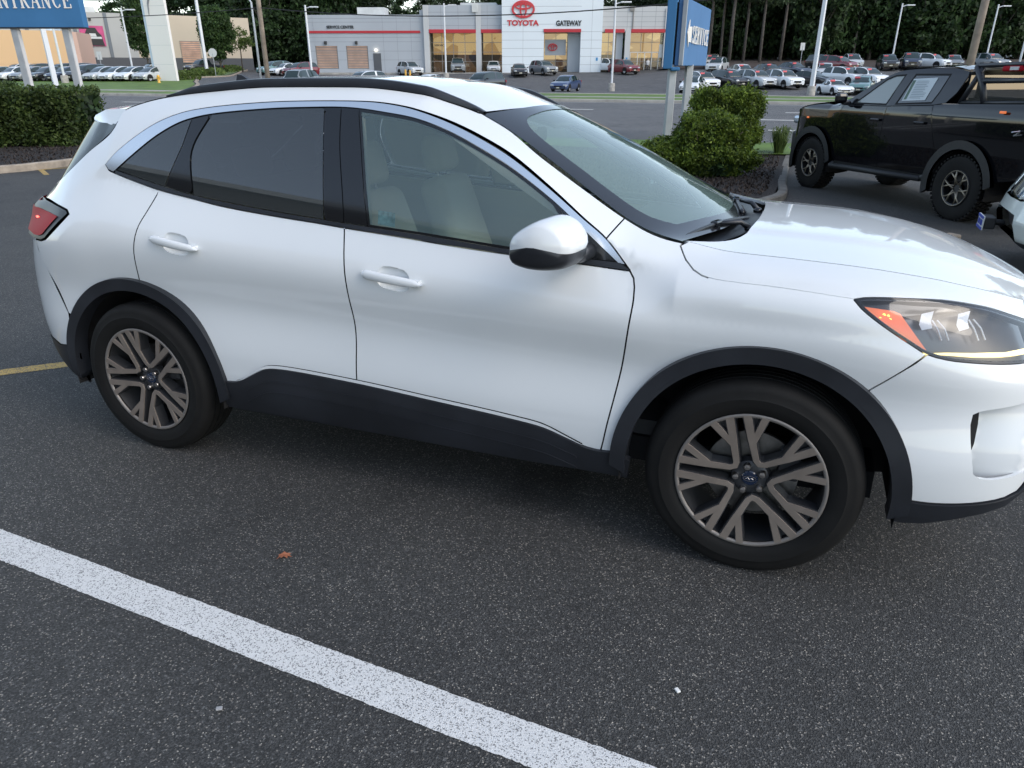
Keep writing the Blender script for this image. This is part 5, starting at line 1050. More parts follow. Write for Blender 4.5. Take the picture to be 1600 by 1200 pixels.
# =============== signs by our lot ===============
M['signblue']=mat('sign_blue',(.055,.165,.33),.8,spec=.1,noise=(.6,.10)); M['signpale']=mat('faded_sign_blue',(.10,.20,.37),.9,spec=.05,noise=(.5,.10)); M['post']=mat('grey_post',(.33,.35,.37),.6,noise=(3,.1)); M['postlit']=mat('sunlit_post_tone',(.66,.64,.63),.5); M['lett']=mat('cream_letters',(.78,.74,.69),.5)  # the paler post tone carries the light falling on the posts' right sides
def serif(name,txt,mx,w,h,m,par,depth=.02,gap=.22):
    """slab-serif capitals drawn from strokes; unit cell 0..1 wide, 0..1 high"""
    TH,TN,SE=.20,.085,.05
    def st(p,q,t): 
        p=np.array(p,float);q=np.array(q,float); return [tuple(p+[-t/2,0]),tuple(p+[t/2,0]),tuple(q+[t/2,0]),tuple(q+[-t/2,0])]
    def hb(x0,x1,y,t): return [(x0,y-t/2),(x1,y-t/2),(x1,y+t/2),(x0,y+t/2)]
    def sf(x,y,w=.34): return hb(x-w/2,x+w/2,y+(SE/2 if y<.5 else -SE/2),SE)
    def arcb(cx,cy,rx,ry,a0,a1,t0,t1,n=12):
        O=[];I=[]
        for k in range(n+1):
            a=math.radians(a0+(a1-a0)*k/n); t=t0+(t1-t0)*abs(math.cos(a)); O.append((cx+(rx)*math.cos(a),cy+ry*math.sin(a))); I.append((cx+(rx-t)*math.cos(a),cy+(ry-t*.6)*math.sin(a)))
        return O+I[::-1]
    Lt={'E':[st((.2,0),(.2,1),TH),hb(.05,.88,.03,.06),hb(.05,.85,.97,.06),hb(.2,.62,.5,.06),st((.84,0),(.84,.24),.07),st((.81,.76),(.81,1),.07),st((.60,.38),(.60,.62),.06)],
        'N':[st((.16,0),(.16,1),TN),st((.84,0),(.84,1),TN),st((.84,0),(.20,1),TH*1.1),sf(.16,0,.3),sf(.12,1,.26),sf(.84,1,.3)],
        'T':[st((.5,0),(.5,1),TH),hb(.04,.96,.97,.06),st((.07,.72),(.07,1),.07),st((.93,.72),(.93,1),.07),sf(.5,0,.42)],
        'R':[st((.2,0),(.2,1),TH),arcb(.42,.74,.36,.26,-90,90,.07,.15),hb(.2,.45,.97,.06),hb(.2,.45,.505,.06),st((.84,0),(.46,.5),TH),sf(.2,0,.38),sf(.86,0,.26),sf(.12,1,.2)],
        'A':[st((.86,0),(.48,1),TH),st((.12,0),(.46,1),TN),hb(.24,.70,.34,.06),sf(.12,0,.28),sf(.85,0,.36)],
        'C':[arcb(.54,.5,.46,.5,50,310,.07,.19,22),st((.83,.70),(.83,.97),.07),st((.83,.08),(.83,.24),.05)],
        'S':[arcb(.5,.74,.36,.26,30,270,.07,.15,14),arcb(.5,.26,.38,.26,-150,90,.07,.16,14),st((.80,.70),(.80,.97),.06),st((.17,.03),(.17,.30),.06)],
        'V':[st((.46,0),(.16,1),TH),st((.54,0),(.86,1),TN),sf(.14,1,.34),sf(.86,1,.28)],'I':[st((.5,0),(.5,1),TH),sf(.5,0,.42),sf(.5,1,.42)]}
    b=MB(); cw=w/(len(txt)+gap*(len(txt)-1)); x=0
    for i,ch in enumerate(txt):
        for j,P in enumerate(Lt[ch]): b.prism([(x+a*cw,c*h) for a,c in P],-depth-j*.0006,-.001,lambda a,c,hh:tuple(mx@Vector((a,hh,c))))
        x+=cw*(1+gap)
    return b.build(name,m,par)
es=thing('entrance_sign','large blue sign reading ENTRANCE in cream serif letters on grey posts above the hedge','sign',Matrix.Translation((-14.34,27,0)))
I4=Matrix.Identity(4); Rz=Matrix.Rotation(.02,4,'Z')
b=MB(); b.box((-2.6,.15,3.6),(5.2,.32,1.70)); b.build('sign_panel','signblue',es,bevel=.015); b=MB(); b.box((-2.6,.15,2.735),(5.22,.36,.03)); b.build('panel_edge','black',es)
serif('lettering','ENTRANCE',Matrix.Translation((-2.99,-.012,3.32)),2.76,.52,'lett',es,gap=.16)
for x in (-2.42,-.70): 
    b=MB(); b.box((x,.15,1.1),(.21,.21,3.3)); b.build('post','post',es,bevel=.01)
    b=MB(); b.box((x+.105,.15,1.1),(.03,.16,3.3)); b.build('post_lit_side','postlit',es)  # pale strip paints the warm light on the post's right side
# service sign: two cabinets meeting in a V on two posts
ssn=thing('service_sign','worn blue double sign reading SERVICE with a left arrow, above the bushes','sign')
def quadbox(b,p,q,th,z0,z1):
    p=Vector((*p,0));q=Vector((*q,0)); d=(q-p).normalized(); n=Vector((-d.y,d.x,0))*th
    V=[p,q,q+n,p+n]; b.add([(v.x,v.y,z0) for v in V]+[(v.x,v.y,z1) for v in V],[(0,1,2,3),(4,5,6,7),(0,1,5,4),(1,2,6,5),(2,3,7,6),(3,0,4,7)])
A_,B_=(4.10,19.0),(5.62,22.9)
b=MB(); quadbox(b,A_,B_,.20,1.57,3.02); b.build('sign_cabinet','signpale',ssn,bevel=.02)
b=MB(); quadbox(b,(3.63,19.0),(4.4,22.6),-.22,1.50,3.2); b.build('sign_cabinet','signblue',ssn,bevel=.02)
b=MB(); quadbox(b,(4.02,19.03),(4.105,18.985),-.06,1.58,3.01); b.build('cabinet_edge','post',ssn)
b=MB(); quadbox(b,(3.99,19.15),(4.06,19.3),-.05,1.62,2.75); b.build('inner_frame','post',ssn); b=MB(); quadbox(b,(3.9,19.3),(4.6,21.5),-.05,1.6,2.95); b.build('gap_shade','black',ssn)  # black slab stands in for the shade between the two cabinets
b=MB(); b.box((3.93,19.05,1.50),(.22,.2,.09)); b.build('loose_wiring','signblue',ssn,bevel=.03)
D_=(Vector((*B_,0))-Vector((*A_,0))).normalized(); MS=Matrix.Translation((A_[0]-D_.y*-.0,A_[1],0))@Matrix(((D_.x,-D_.y,0,0),(D_.y,D_.x,0,0),(0,0,1,0),(0,0,0,1)))@Matrix.Translation((0,-.012,0))
serif('lettering','SERVICE',MS@Matrix.Translation((.95,0,2.08)),2.95,.40,'lett',ssn,gap=.10)
b=MB(); b.prism([(.18,2.28),(.42,2.58),(.42,2.43),(.80,2.45),(.80,2.10),(.42,2.10),(.42,1.98)],-.02,-.001,lambda a,c,h:tuple(MS@Vector((a,h,c)))); b.build('arrow','lett',ssn)
for x,y in ((3.90,19.2),(4.62,20.6)):
    b=MB(); b.box((x,y,.35),(.165,.165,2.5),rz=.15); b.build('post','post',ssn,bevel=.008); b=MB(); b.box((x+.084,y,.35),(.02,.10,2.5),rz=.15); b.build('post_lit_side','postlit',ssn)  # right face of each post gets its light as a paler colour
# =============== poles and wires ===============
M['polew']=mat('white_pole',(.62,.64,.67),.45); M['conc']=mat('concrete_base',(.33,.31,.28),.9,noise=(4,.2)); M['wood']=mat('weathered_pole_wood',(.27,.22,.18),.9,noise=(2,.3)); M['wire']=mat('cable',(.02,.02,.022),.6)
def lamp(px,pyt,pyb_xy,ht,r,arms,label,base=True,group=None):
    x,y=pyb_xy; z=ground_z(x,y); t=thing('street_lamp',label,'street lamp',Matrix.Translation((x,y,z)),group)
    b=MB(); b.tube([(0,0,0),(0,0,ht)],[r,r*.8],4 if r>.12 else 8); b.build('pole','polew',t)
    for sx in arms:
        b=MB(); b.tube([(0,0,ht-.35),(sx*.5,0,ht-.22)],.05,6); b.build('arm','polew',t); b=MB(); b.box((sx*1.0,0,ht-.2),(1.0,.42,.13)); b.build('lamp_head','polew',t,bevel=.03)
    if base: b=MB(); b.lathe([(.34,-.2),(.34,.75),(.30,.8),(0,.8)],20,axis='z'); b.build('concrete_base','conc',t,smooth=True,auto=40)
    return t
lamp(0,0,(10.02,78.7),8.2,.11,(1,),'white lamp pole with one arm in front of the dealership tower, right of it')
lamp(0,0,(-8.1,96.8),8.4,.11,(1,),'white lamp pole in front of the lit showroom windows')
lamp(0,0,W_(486,95),8.0,.14,(1,),'white lamp pole at the left end of the service wing')
lamp(0,0,(25.7,67.0),10.3,.22,(-1,1),'thick white lamp pole with two arms among the white cars, concrete base')
lamp(0,0,W_(322,98),14,.22,(1,),'thick white lamp pole between the two oval trees',False)
lamp(0,0,W_(206,92),7.4,.11,(1,),'slim white lamp pole in front of the grey wall left of the pylon')
lamp(0,0,W_(96,79),13,.12,(1,),'thin white pole with concrete base behind the entrance sign')
t=lamp(0,0,W_(80,52),9,.20,(1,),'thick white square pole between the entrance sign posts',False)
lamp(0,0,W_(1392,100),7.2,.11,(1,),'white lamp pole in the wood above the black pickup windscreen',False)
lamp(0,0,W_(1538,100),7.0,.11,(1,),'white lamp pole right of the wooden utility pole',False)
lamp(0,0,W_(1592,92),6.4,.13,(1,),'white lamp pole at the right edge of the photo',False)
def upole(x,y,z0,lean,r,ht,label,m='wood'):
    t=thing('utility_pole',label,'utility pole',Matrix.Translation((x,y,z0))); b=MB(); b.tube([(0,0,0),(lean*ht*.5,0,ht*.5),(lean*ht,0,ht)],[r,r*.92,r*.8],12); b.build('pole',m,t,smooth=True)
    b=MB(); b.box((lean*ht*.93,0,ht*.93),(2.4,.12,.12)); b.build('crossarm',m,t); return t
upole(23.15,40,-.33,.01,.19,12,'weathered brown wooden utility pole rising behind the black pickup'); upole(-18.65,60,-.2,.0,.19,13,'weathered wooden utility pole left of the service wing')
t=thing('lamp_arm_pole','grey pole with a curved lamp arm beside the left utility pole','street lamp',Matrix.Translation((-19.35,60.5,-.2))); b=MB(); b.tube([(0,0,0),(0,0,6.1),(-.3,0,6.5),(-1.2,0,6.62)],[.09,.07,.05,.04],8); b.build('pole','polew',t,smooth=True); b=MB(); b.box((-1.5,0,6.6),(.7,.3,.12)); b.build('lamp_head','polew',t,bevel=.03)
def wire(P,r,sag,label):
    a,c=Vector(P[0]),Vector(P[1]); pts=[a+(c-a)*k/24-Vector((0,0,sag*4*(k/24)*(1-k/24))) for k in range(25)]; b=MB(); b.tube(pts,r,5); tag(b.build('overhead_wire','wire'),label,'wire','cables strung between the utility poles')
for k,(zl,zr,sg) in enumerate(((5.5,6.3,.9),(6.6,7.5,.8),(7.0,8.0,.75))):
    wire(((-18.65,60,zl),(23.15,40,zr)),.035 if k==0 else .022,sg*1.5,('thick black cable sagging across the front of the dealership','thin cable crossing the dealership tower below the emblem','thin cable crossing high over the dealership and the wood')[k])
    wire(((-62,70,zl+.9),(-18.65,60,zl)),.03 if k<2 else .02,sg,('lower cable crossing the white pylon on the left','second cable crossing the white pylon on the left','top cable running left from the wooden utility pole')[k])
    wire(((23.15,40,zr),(62,30,zr+1)),.02,sg,('lower thin cable running right over the pickup from the wooden pole','middle thin cable running right from the wooden pole','top thin cable running right from the wooden pole')[k])
# small roadside things
t=thing('fire_hydrant','small yellow fire hydrant on the lawn left of the pylon','hydrant',Matrix.Translation((-34.85,77.4,-.0))); b=MB(); b.lathe([(.0,0),(.17,0),(.17,.06),(.12,.08),(.12,.55),(.16,.57),(.13,.68),(.05,.76),(0,.77)],16,axis='z'); b.build('barrel',mat('hydrant_yellow',(.75,.42,.07),.5),t,smooth=True); b=MB(); b.tube([(-.22,0,.45),(.22,0,.45)],.065,10); b.build('outlet','conc' if False else bpy.data.materials['hydrant_yellow'],t)
for px,y,lab in ((1250,100,'small white sign on a thin post at the wood edge'),(158,90,'small white traffic sign in front of the grey wall'),(335,96,'round grey back of a road sign right of the thick white pole')):
    x,_=W_(px,y); z=ground_z(x,y); t=thing('small_sign',lab,'sign',Matrix.Translation((x,y,z))); b=MB(); b.tube([(0,0,0),(0,0,2.6)],.04,6); b.build('post','post',t); b=MB()
    if 'round' in lab: b.lathe([(0,-.02),(.5,-.02),(.5,.02),(0,.02)],16,c=(0,0,2.7))
    else: b.box((0,0,2.5),(.55,.03,.85))
    b.build('plate','unit',t)
for px,y in ((633,100),(640,99)):
    x,_=W_(px,y); b=MB(); b.lathe([(0,0),(.12,0),(.12,1.0),(0,1.05)],10,axis='z',c=(x,y,ground_z(x,y))); tag(b.build('bollard',bpy.data.materials['hydrant_yellow'],None),('left' if px<635 else 'right')+' one of the two short yellow bollards by the service door','bollard','yellow bollards')
# =============== distant cars ===============
PAINT={}; PINK=mat('pink_tag',(.70,.12,.14),.5)
def paint(name,c,metal=.0):
    if name not in PAINT: PAINT[name]=mat('paint_'+name,c,.3,metal=metal,coat=1)
    return PAINT[name]
SPEC={ # length, width, height, then stations (x/L, belt z, roof-edge z or None, roof half width)
 'suv':dict(L=4.6,W=1.86,wb=2.70,wr=.36,belt=[(0,.62),(.02,.80),(.06,.93),(.30,1.06),(.6,1.10),(.90,1.13),(.985,1.02),(1,.6)],roof=[(.26,1.07),(.38,1.50),(.46,1.62),(.62,1.68),(.80,1.66),(.90,1.58),(.965,1.22),(.985,1.04)]),
 'sedan':dict(L=4.6,W=1.80,wb=2.70,wr=.33,belt=[(0,.50),(.02,.66),(.07,.78),(.28,.93),(.6,.97),(.88,1.0),(.985,.93),(1,.55)],roof=[(.27,.94),(.42,1.33),(.50,1.43),(.60,1.45),(.72,1.38),(.84,1.12),(.90,1.01)]),
 'hatch':dict(L=4.5,W=1.78,wb=2.70,wr=.33,belt=[(0,.46),(.02,.62),(.07,.74),(.22,.90),(.6,1.0),(.88,1.08),(.985,.95),(1,.55)],roof=[(.20,.90),(.38,1.30),(.48,1.42),(.58,1.45),(.75,1.40),(.90,1.22),(.965,1.08)]),
 'roadster':dict(L=3.95,W=1.73,wb=2.31,wr=.32,belt=[(0,.45),(.02,.58),(.08,.70),(.34,.84),(.6,.86),(.88,.88),(.985,.80),(1,.5)],roof=[(.36,.85),(.48,1.15),(.55,1.22),(.64,1.21),(.76,.95),(.82,.89)]),
 'pickup':dict(L=5.5,W=1.95,wb=3.4,wr=.40,belt=[(0,.70),(.02,.95),(.06,1.06),(.27,1.18),(.6,1.20),(.9,1.20),(.99,1.19),(1,.7)],roof=[(.27,1.2),(.36,1.66),(.41,1.78),(.52,1.82),(.60,1.78),(.64,1.30),(.655,1.21)])}
def make_car(kind):
    sp=SPEC[kind]; L,Wd,H=sp['L'],sp['W'],0; hw=Wd/2
    bx,bz=zip(*sp['belt']); rx,rz=zip(*sp['roof'])
    st=sorted(set([round(v,3) for v in list(np.linspace(0,1,25))+list(rx)+[rx[0]+.001,rx[-1]-.001]]))
    root=bpy.data.objects.new('parked_car',None); COL.objects.link(root)
    V=[];rows_n=9; info=[]
    for f in st:
        x=L/2-f*L; e=min(1,(min(f,1-f)/.055+.02))**.35; w=hw*(.80+.20*e); zb=float(chs(bx,bz,f)); inr=rx[0]<f<rx[-1]
        zr=float(chs(rx,rz,f)) if inr else zb+.015; rw=hw*(.70 if inr and zr>zb+.15 else .82)*(.9+.1*e)
        zl=.24 if .03<f<.97 else .34
        P=[(w*.90,zl),(w*.985,zl+.16),(w,.62*zb+.1),(w*.975,zb-.06),(w*.93,zb),(rw+.02,zr-.015 if inr else zb+.01),(rw-.06,zr+.02),(rw*.5,zr+.035 if inr else zb+.035),(0,zr+.045 if inr else zb+.045)]
        V.append([(x,y,z) for y,z in P]); info.append((f,zr,zb))
    def grid(sel):
        b=MB(); mp={}
        def vid(i,j,s):
            k=(i,j,s if j<rows_n-1 else 1)
            if k not in mp: x,y,z=V[i][j]; mp[k]=len(b.v); b.v.append((x,s*y,z))
            return mp[k]
        for i in range(len(st)-1):
            for j in range(rows_n-1):
                for s in (-1,1):
                    if sel(i,j,s): q=(vid(i,j,s),vid(i+1,j,s),vid(i+1,j+1,s),vid(i,j+1,s)); b.f.append(q if s>0 else q[::-1])
        return b
    r0,r1=rx[0],rx[-1]; pk=max(range(len(rz)),key=lambda k:rz[k]); 
    # header where the roof flattens, rear header likewise
    hf=next(rx[k] for k in range(len(rx)) if rz[k]>max(rz)-.14); hr=[rx[k] for k in range(len(rx)) if rz[k]>max(rz)-.16][-1]
    mid=lambda i:(st[i]+st[i+1])/2
    pill=lambda f: any(abs(f-p)<.014 for p in ((hf+hr)/2+.02,)) 
    isws=lambda i,j,s: r0<mid(i)<hf and j>=6
    isrw=lambda i,j,s: hr<mid(i)<r1 and j>=6
    issd=lambda i,j,s,q: s==q and j==4 and r0+.03<mid(i)<r1-.03 and not pill(mid(i)) and info[i][1]>info[i][2]+.10
    body=grid(lambda i,j,s: not(isws(i,j,s) or isrw(i,j,s) or issd(i,j,s,s)))
    n=len(st)
    for i in (0,n-1): 
        ring=[V[i][j] for j in range(rows_n)]+[(x,-y,z) for x,y,z in V[i][:-1][::-1]]; body.add(ring,[tuple(range(len(ring)))])
    bo=body.build('body','PB',root,smooth=True,auto=42)
    bo.material_slots[0].link='OBJECT'
    grid(isws).build('windscreen','carglass',root,smooth=True); grid(isrw).build('rear_window','carglass',root,smooth=True)
    for q in (-1,1): grid(lambda i,j,s:issd(i,j,s,q)).build('side_window','carglass',root,smooth=True)
    zg=float(chs(bx,bz,.03)); b=MB(); b.box((L/2-.02,0,zg*.72),(.10,Wd*.42,zg*.20)); b.box((L/2-.0,0,zg*.42),(.10,Wd*.55,zg*.16)); b.build('grille','gloss',root,bevel=.02)
    for q in (-1,1):
        b=MB(); b.box((L/2-.12,q*hw*.70,zg*.88),(.22,Wd*.17,.13)); b.build('headlight','headl',root,bevel=.03)
        b=MB(); b.box((-L/2+.06,q*hw*.76,.88 if kind!='roadster' else .72),(.12,Wd*.18,.20)); b.build('tail_light','redlens',root,bevel=.03)
        fx=L/2-r0*L-.35; b=MB(); b.box((fx-.1,q*(hw+.09),float(chs(bx,bz,r0+.05))+.06),(.14,.20,.13)); b.build('side_mirror','gloss',root,bevel=.04)
    b=MB(); b.box((L/2+.035,0,zg*.52),(.02,.32,.16)); b.build('number_plate','platec',root)
    b=MB(); b.box((0,0,.30),(L*.92,Wd*.9,.16)); b.build('sill','trim',root,bevel=.03)
    for sx in (-1,1):
        for sy in (-1,1):
            cx=sx*sp['wb']/2+.06; b=MB(); r=sp['wr']; b.lathe([(r*.62,-.11),(r*.9,-.115),(r,-.09),(r,.09),(r*.9,.115),(r*.62,.11)],20,c=(cx,sy*(hw-.12),r)); w=b.build('wheel','rubber',root,smooth=True,auto=40)
            b=MB(); b.lathe([(0,-.09),(r*.2,-.10),(r*.58,-.105),(r*.64,-.112),(r*.64,.112),(r*.58,.105),(0,.09)],10,c=(cx,sy*(hw-.12),r)); b.build('rim','rimfar',w,auto=40)
            b=MB(); b.lathe([(r+.07,-.0),(r+.07,.015)],24,c=(cx,sy*(hw-.002) ,r)); b=MB(); A=arc(cx,r,r+.075,0,180,16); b.v=[(a,sy*(hw+.004),c) for a,c in A]+[(cx,sy*(hw+.004),r)]; b.f=[(k,k+1,len(A)) for k in range(len(A)-1)]; b.build('arch_shade','dark',root)  # flat dark sheet on the flank paints the shade inside the wheel arch
    return root
M['PB']=mat('paint_base',(.5,.5,.5),.3,coat=1); M['carglass']=mat('car_window',(.02,.035,.035),.06,coat=.3); M['headl']=mat('far_headlight',(.55,.6,.65),.15,metal=.6); M['platec']=mat('plate',(.5,.48,.40),.5); M['rimfar']=mat('far_rim',(.35,.35,.36),.4,metal=.6)
MAST={}
def car_at(kind,px,y,h,col,name,label,group,z=None,sc=1):
    pc={'white':(.72,.74,.76),'silver':(.48,.50,.52),'grey':(.20,.215,.23),'black':(.012,.013,.016),'red':(.16,.012,.018),'blue':(.035,.06,.14),'navy':(.02,.03,.06),'teal':(.10,.20,.20),'champagne':(.46,.42,.36)}[col]
    if kind not in MAST: MAST[kind]=make_car(kind); r=MAST[kind]; first=True
    else: r=copy_tree(MAST[kind])
    for c in [c for c in r.children if c.name.startswith('price_tag')]: bpy.data.objects.remove(c)
    x,_=W_(px,y); r.matrix_world=Matrix.Translation((x,y,ground_z(x,y)+.02 if z is None else z))@Matrix.Rotation(math.radians(h),4,'Z')@Matrix.Scale(sc,4)
    if group and ('far lot' in group or 'terrace' in group):
        sp=SPEC[kind]; k_=.42; xx=sp['L']/2-(sp['roof'][0][0]*(1-k_)+sp['roof'][2][0]*k_)*sp['L']; zz=sp['roof'][0][1]*(1-k_)+sp['roof'][2][1]*k_
        b=MB(); b.box((xx-.06,-.38,zz+.20),(.10,.42,.13)); b.build('price_tag',PINK,r)
    r.name=name; tag(r,label,'car' if kind!='pickup' else 'pickup',group)
    for c in r.children:
        if c.name.startswith('body'): c.material_slots[0].link='OBJECT'; c.material_slots[0].material=paint(col,pc)
        for g in c.children: pass
    return r
GR='cars in the far lot on the right'; GLc='cars parked in a row along the left lawn'; GD='cars shown in front of the dealership'; GM='cars passing in front of the service wing'; GUp='cars on the upper terrace by the wood'
L_=[('sedan',885,76,-113,'blue','blue small car parked alone on the asphalt in front of the tower',None),
 ('suv',975,98.6,-62,'red','dark red crossover to the right of the tower entrance',GD),('suv',849,100.3,-62,'grey','grey green crossover left of the tower entrance',GD),('sedan',811,99,-85,'black','black car facing the road at the left foot of the white tower',GD),
 ('suv',955 if False else 953,106,-62,'white','white crossover behind the red one, right of the tower entrance',GD),('pickup',715,108,-85,'grey','grey pickup in front of the left showroom windows',GD),('sedan',771,107,-88,'silver','dark silver sedan between the pillar and the white tower',GD),
 ('suv',640,104,-55,'silver','pale silver off road vehicle right of the service door',GD),
 ('hatch',1085,72,-112,'white','white sedan half hidden by the service sign posts',GR),('suv',1099,78.5,-75,'white','white crossover behind the white sedan at the sign posts',GR),
 ('suv',1141,77.9,-68,'black','black off road vehicle with a plate, third from the sign posts',GR),('suv',1183,77,-70,'silver','silver crossover between the black one and the white one',GR),('suv',1226,76.4,-72,'white','pearl white large crossover left of the two armed lamp pole',GR),
 ('sedan',1270,77,-55,'black','black sedan behind the two armed lamp pole',GR),('roadster',1310,69,-84,'white','small white roadster at the grass edge right of the lamp pole',GR),('suv',1322,77.5,-66,'white','white off road vehicle behind the roadster',GR),
 ('suv',1357,76.5,-72,'white','white crossover just above the black pickup windscreen',GR),('sedan',1352,70,-120,'teal','grey green sedan seen over the pickup bonnet',GR),
 ('sedan',1160,86,-80,'white','white car roof between the black and silver crossovers',GR),('sedan',1202,86,-75,'black','black car roof behind the silver crossover',GR),('sedan',1240,87,-70,'navy','dark blue car roof behind the pearl white crossover',GR),('sedan',1290,85,-110,'silver','silver car roof behind the black sedan',GR),
 ('suv',1121,93.5,-118,'silver','silver white crossover turned left on the terrace beside the sign',GUp),('suv',1112,101,-100,'champagne','pale beige vehicle roof just right of the service sign',GUp),
 ('suv',1308,91.5,-60,'red','bright red crossover on the terrace right of the two armed pole',GUp),('suv',1330,96,-100,'silver','silver crossover behind the red one on the terrace',GUp),('suv',1286,95,-70,'black','black crossover left of the red one on the terrace',GUp),
 ('suv',1386,92,-105,'black','black crossover under the lamp pole on the terrace',GUp),('pickup',1421,93,-110,'navy','navy pickup on the terrace above the black pickup roof',GUp),('suv',1452,95,-60,'white','white crossover on the terrace above the black pickup roof',GUp),('sedan',1488,96,-110,'grey','grey car on the terrace left of the wooden utility pole',GUp),('suv',1545,92,-80,'grey','dark grey car roof just above the pickup ladder rack',GUp),
 ('suv',476,68,72,'grey','dark hatchback with red tail lamp seen over the crossover roof',GM),('suv',567,72,-128,'white','white crossover with a blue windscreen seen over the crossover roof',GM),('sedan',668,77,-130,'white','white car roof in front of the showroom lamp pole',GM),('suv',755,71.5,-128,'black','black and white crossover seen over the crossover roof',GM),
 ('suv',469,99,-128,'red','maroon crossover left of the service wing',None),('sedan',447,101,-128,'white','white sedan left of the maroon one by the wood','cars by the wood left of the service wing'),('suv',429,102,-128,'teal','grey green car furthest left by the wood','cars by the wood left of the service wing'),
 ('pickup',318,112,-125,'black','black and white pickup behind the thick white pole',None),('suv',240,92,-130,'champagne','grey beige crossover behind the silver row, left of the pylon','cars in the second row on the left')]
for i,(k,px,y,h,c,lab,g) in enumerate(L_): car_at(k,px,y,h,c,'parked_car',lab,g)
row=[(238,'silver','silver hatchback nearest the white pylon'),(209,'white','second white hatchback from the pylon'),(184,'white','third white hatchback from the pylon'),(160,'silver','fourth hatchback from the pylon, silver'),(134,'black','black crossover, fifth car from the pylon'),(103,'navy','navy sedan behind the right sign post'),(73,'black','black sedan seen between the sign posts'),(48,'grey','grey car just right of the left sign post'),(22,'white','white sedan left of the sign post'),(-4,'teal','grey green car cut by the left edge of the photo')]
for i,(px,c,lab) in enumerate(row): car_at('hatch' if i<4 else ('suv' if i==4 else 'sedan'),px,82.5+.45*i,-112,c,'parked_car',lab,GLc)
for i,(px,c,lab) in enumerate(((28,'white','white vehicle in the back row at the far left'),(56,'black','black vehicle in the back row right of the left sign post'),(95,'black','black crossover in the back row behind the right sign post'),(118,'black','dark crossover in the back row below the magenta banner'))): car_at('suv',px,92+.3*i,-118,c,'parked_car',lab,'cars in the second row on the left')
# =============== the black pickup ===============
M['blackp']=mat('black_paint',(.004,.0045,.006),.12,coat=.75,coatr=.02,spec=.15); M['bronze']=mat('dark_bronze_rim',(.30,.26,.20),.35,metal=.7); M['flarep']=mat('flare_plastic',(.013,.014,.016),.55)
f=Vector((-.20499,.97862,-.01681)); l=Vector((-.97876,-.20502,0)); u=Vector((-.00345,.01645,.99986)); o=(Vector((5.2447,13.1454,-.4065))+Vector((5.9464,9.7954,-.3490)))/2 - l*.93
TMx=Matrix(((f.x,l.x,u.x,o.x),(f.y,l.y,u.y,o.y),(f.z,l.z,u.z,o.z),(0,0,0,1)))
tk=thing('pickup_truck','glossy black crew cab pickup with bed rack and knobbly tyres, parked behind the white bonnet','pickup',TMx)
TKG=glassmat('pickup_side_glass',(.55,.60,.58),base=(.50,.55,.53,.55))
def tY(x,z,sd=1):
    """flank of the pickup: bulging lower body, leaning glasshouse, tapering nose"""
    x=np.asarray(x,float); z=np.asarray(z,float)
    y=np.interp(z,[.4,.6,.85,1.05,1.25,1.34,1.41,1.46,1.70,1.86,1.95],[.885,.92,.93,.9305,.928,.922,.905,.885,.80,.735,.68])
    hood=np.clip((x-1.15)/.35,0,1); yh=np.interp(z,[.4,.85,1.15,1.30,1.36,1.42,1.5],[.90,.92,.915,.90,.86,.74,.5]); y=y*(1-hood)+yh*hood
    r=np.clip((x-2.0)/.78,0,.999); y=y*(1-r**3)**.4; r=np.clip((-x-2.3)/.55,0,.999); return y*(1-r**8)**.3
def LTk(sd): return Lift(lambda x,z:np.stack([x,sd*tY(x,z),z+0*x],-1),-sd)
XR,XF=-1.60,1.78
def ztt(x): return float(chs([-1.2,-.9,-.66,-.02,.18,.62,1.09,1.3,1.7,2.08,2.4,2.62,2.74],[1.86,1.905,1.91,1.895,1.865,1.68,1.455,1.43,1.40,1.36,1.28,1.17,.95],x))
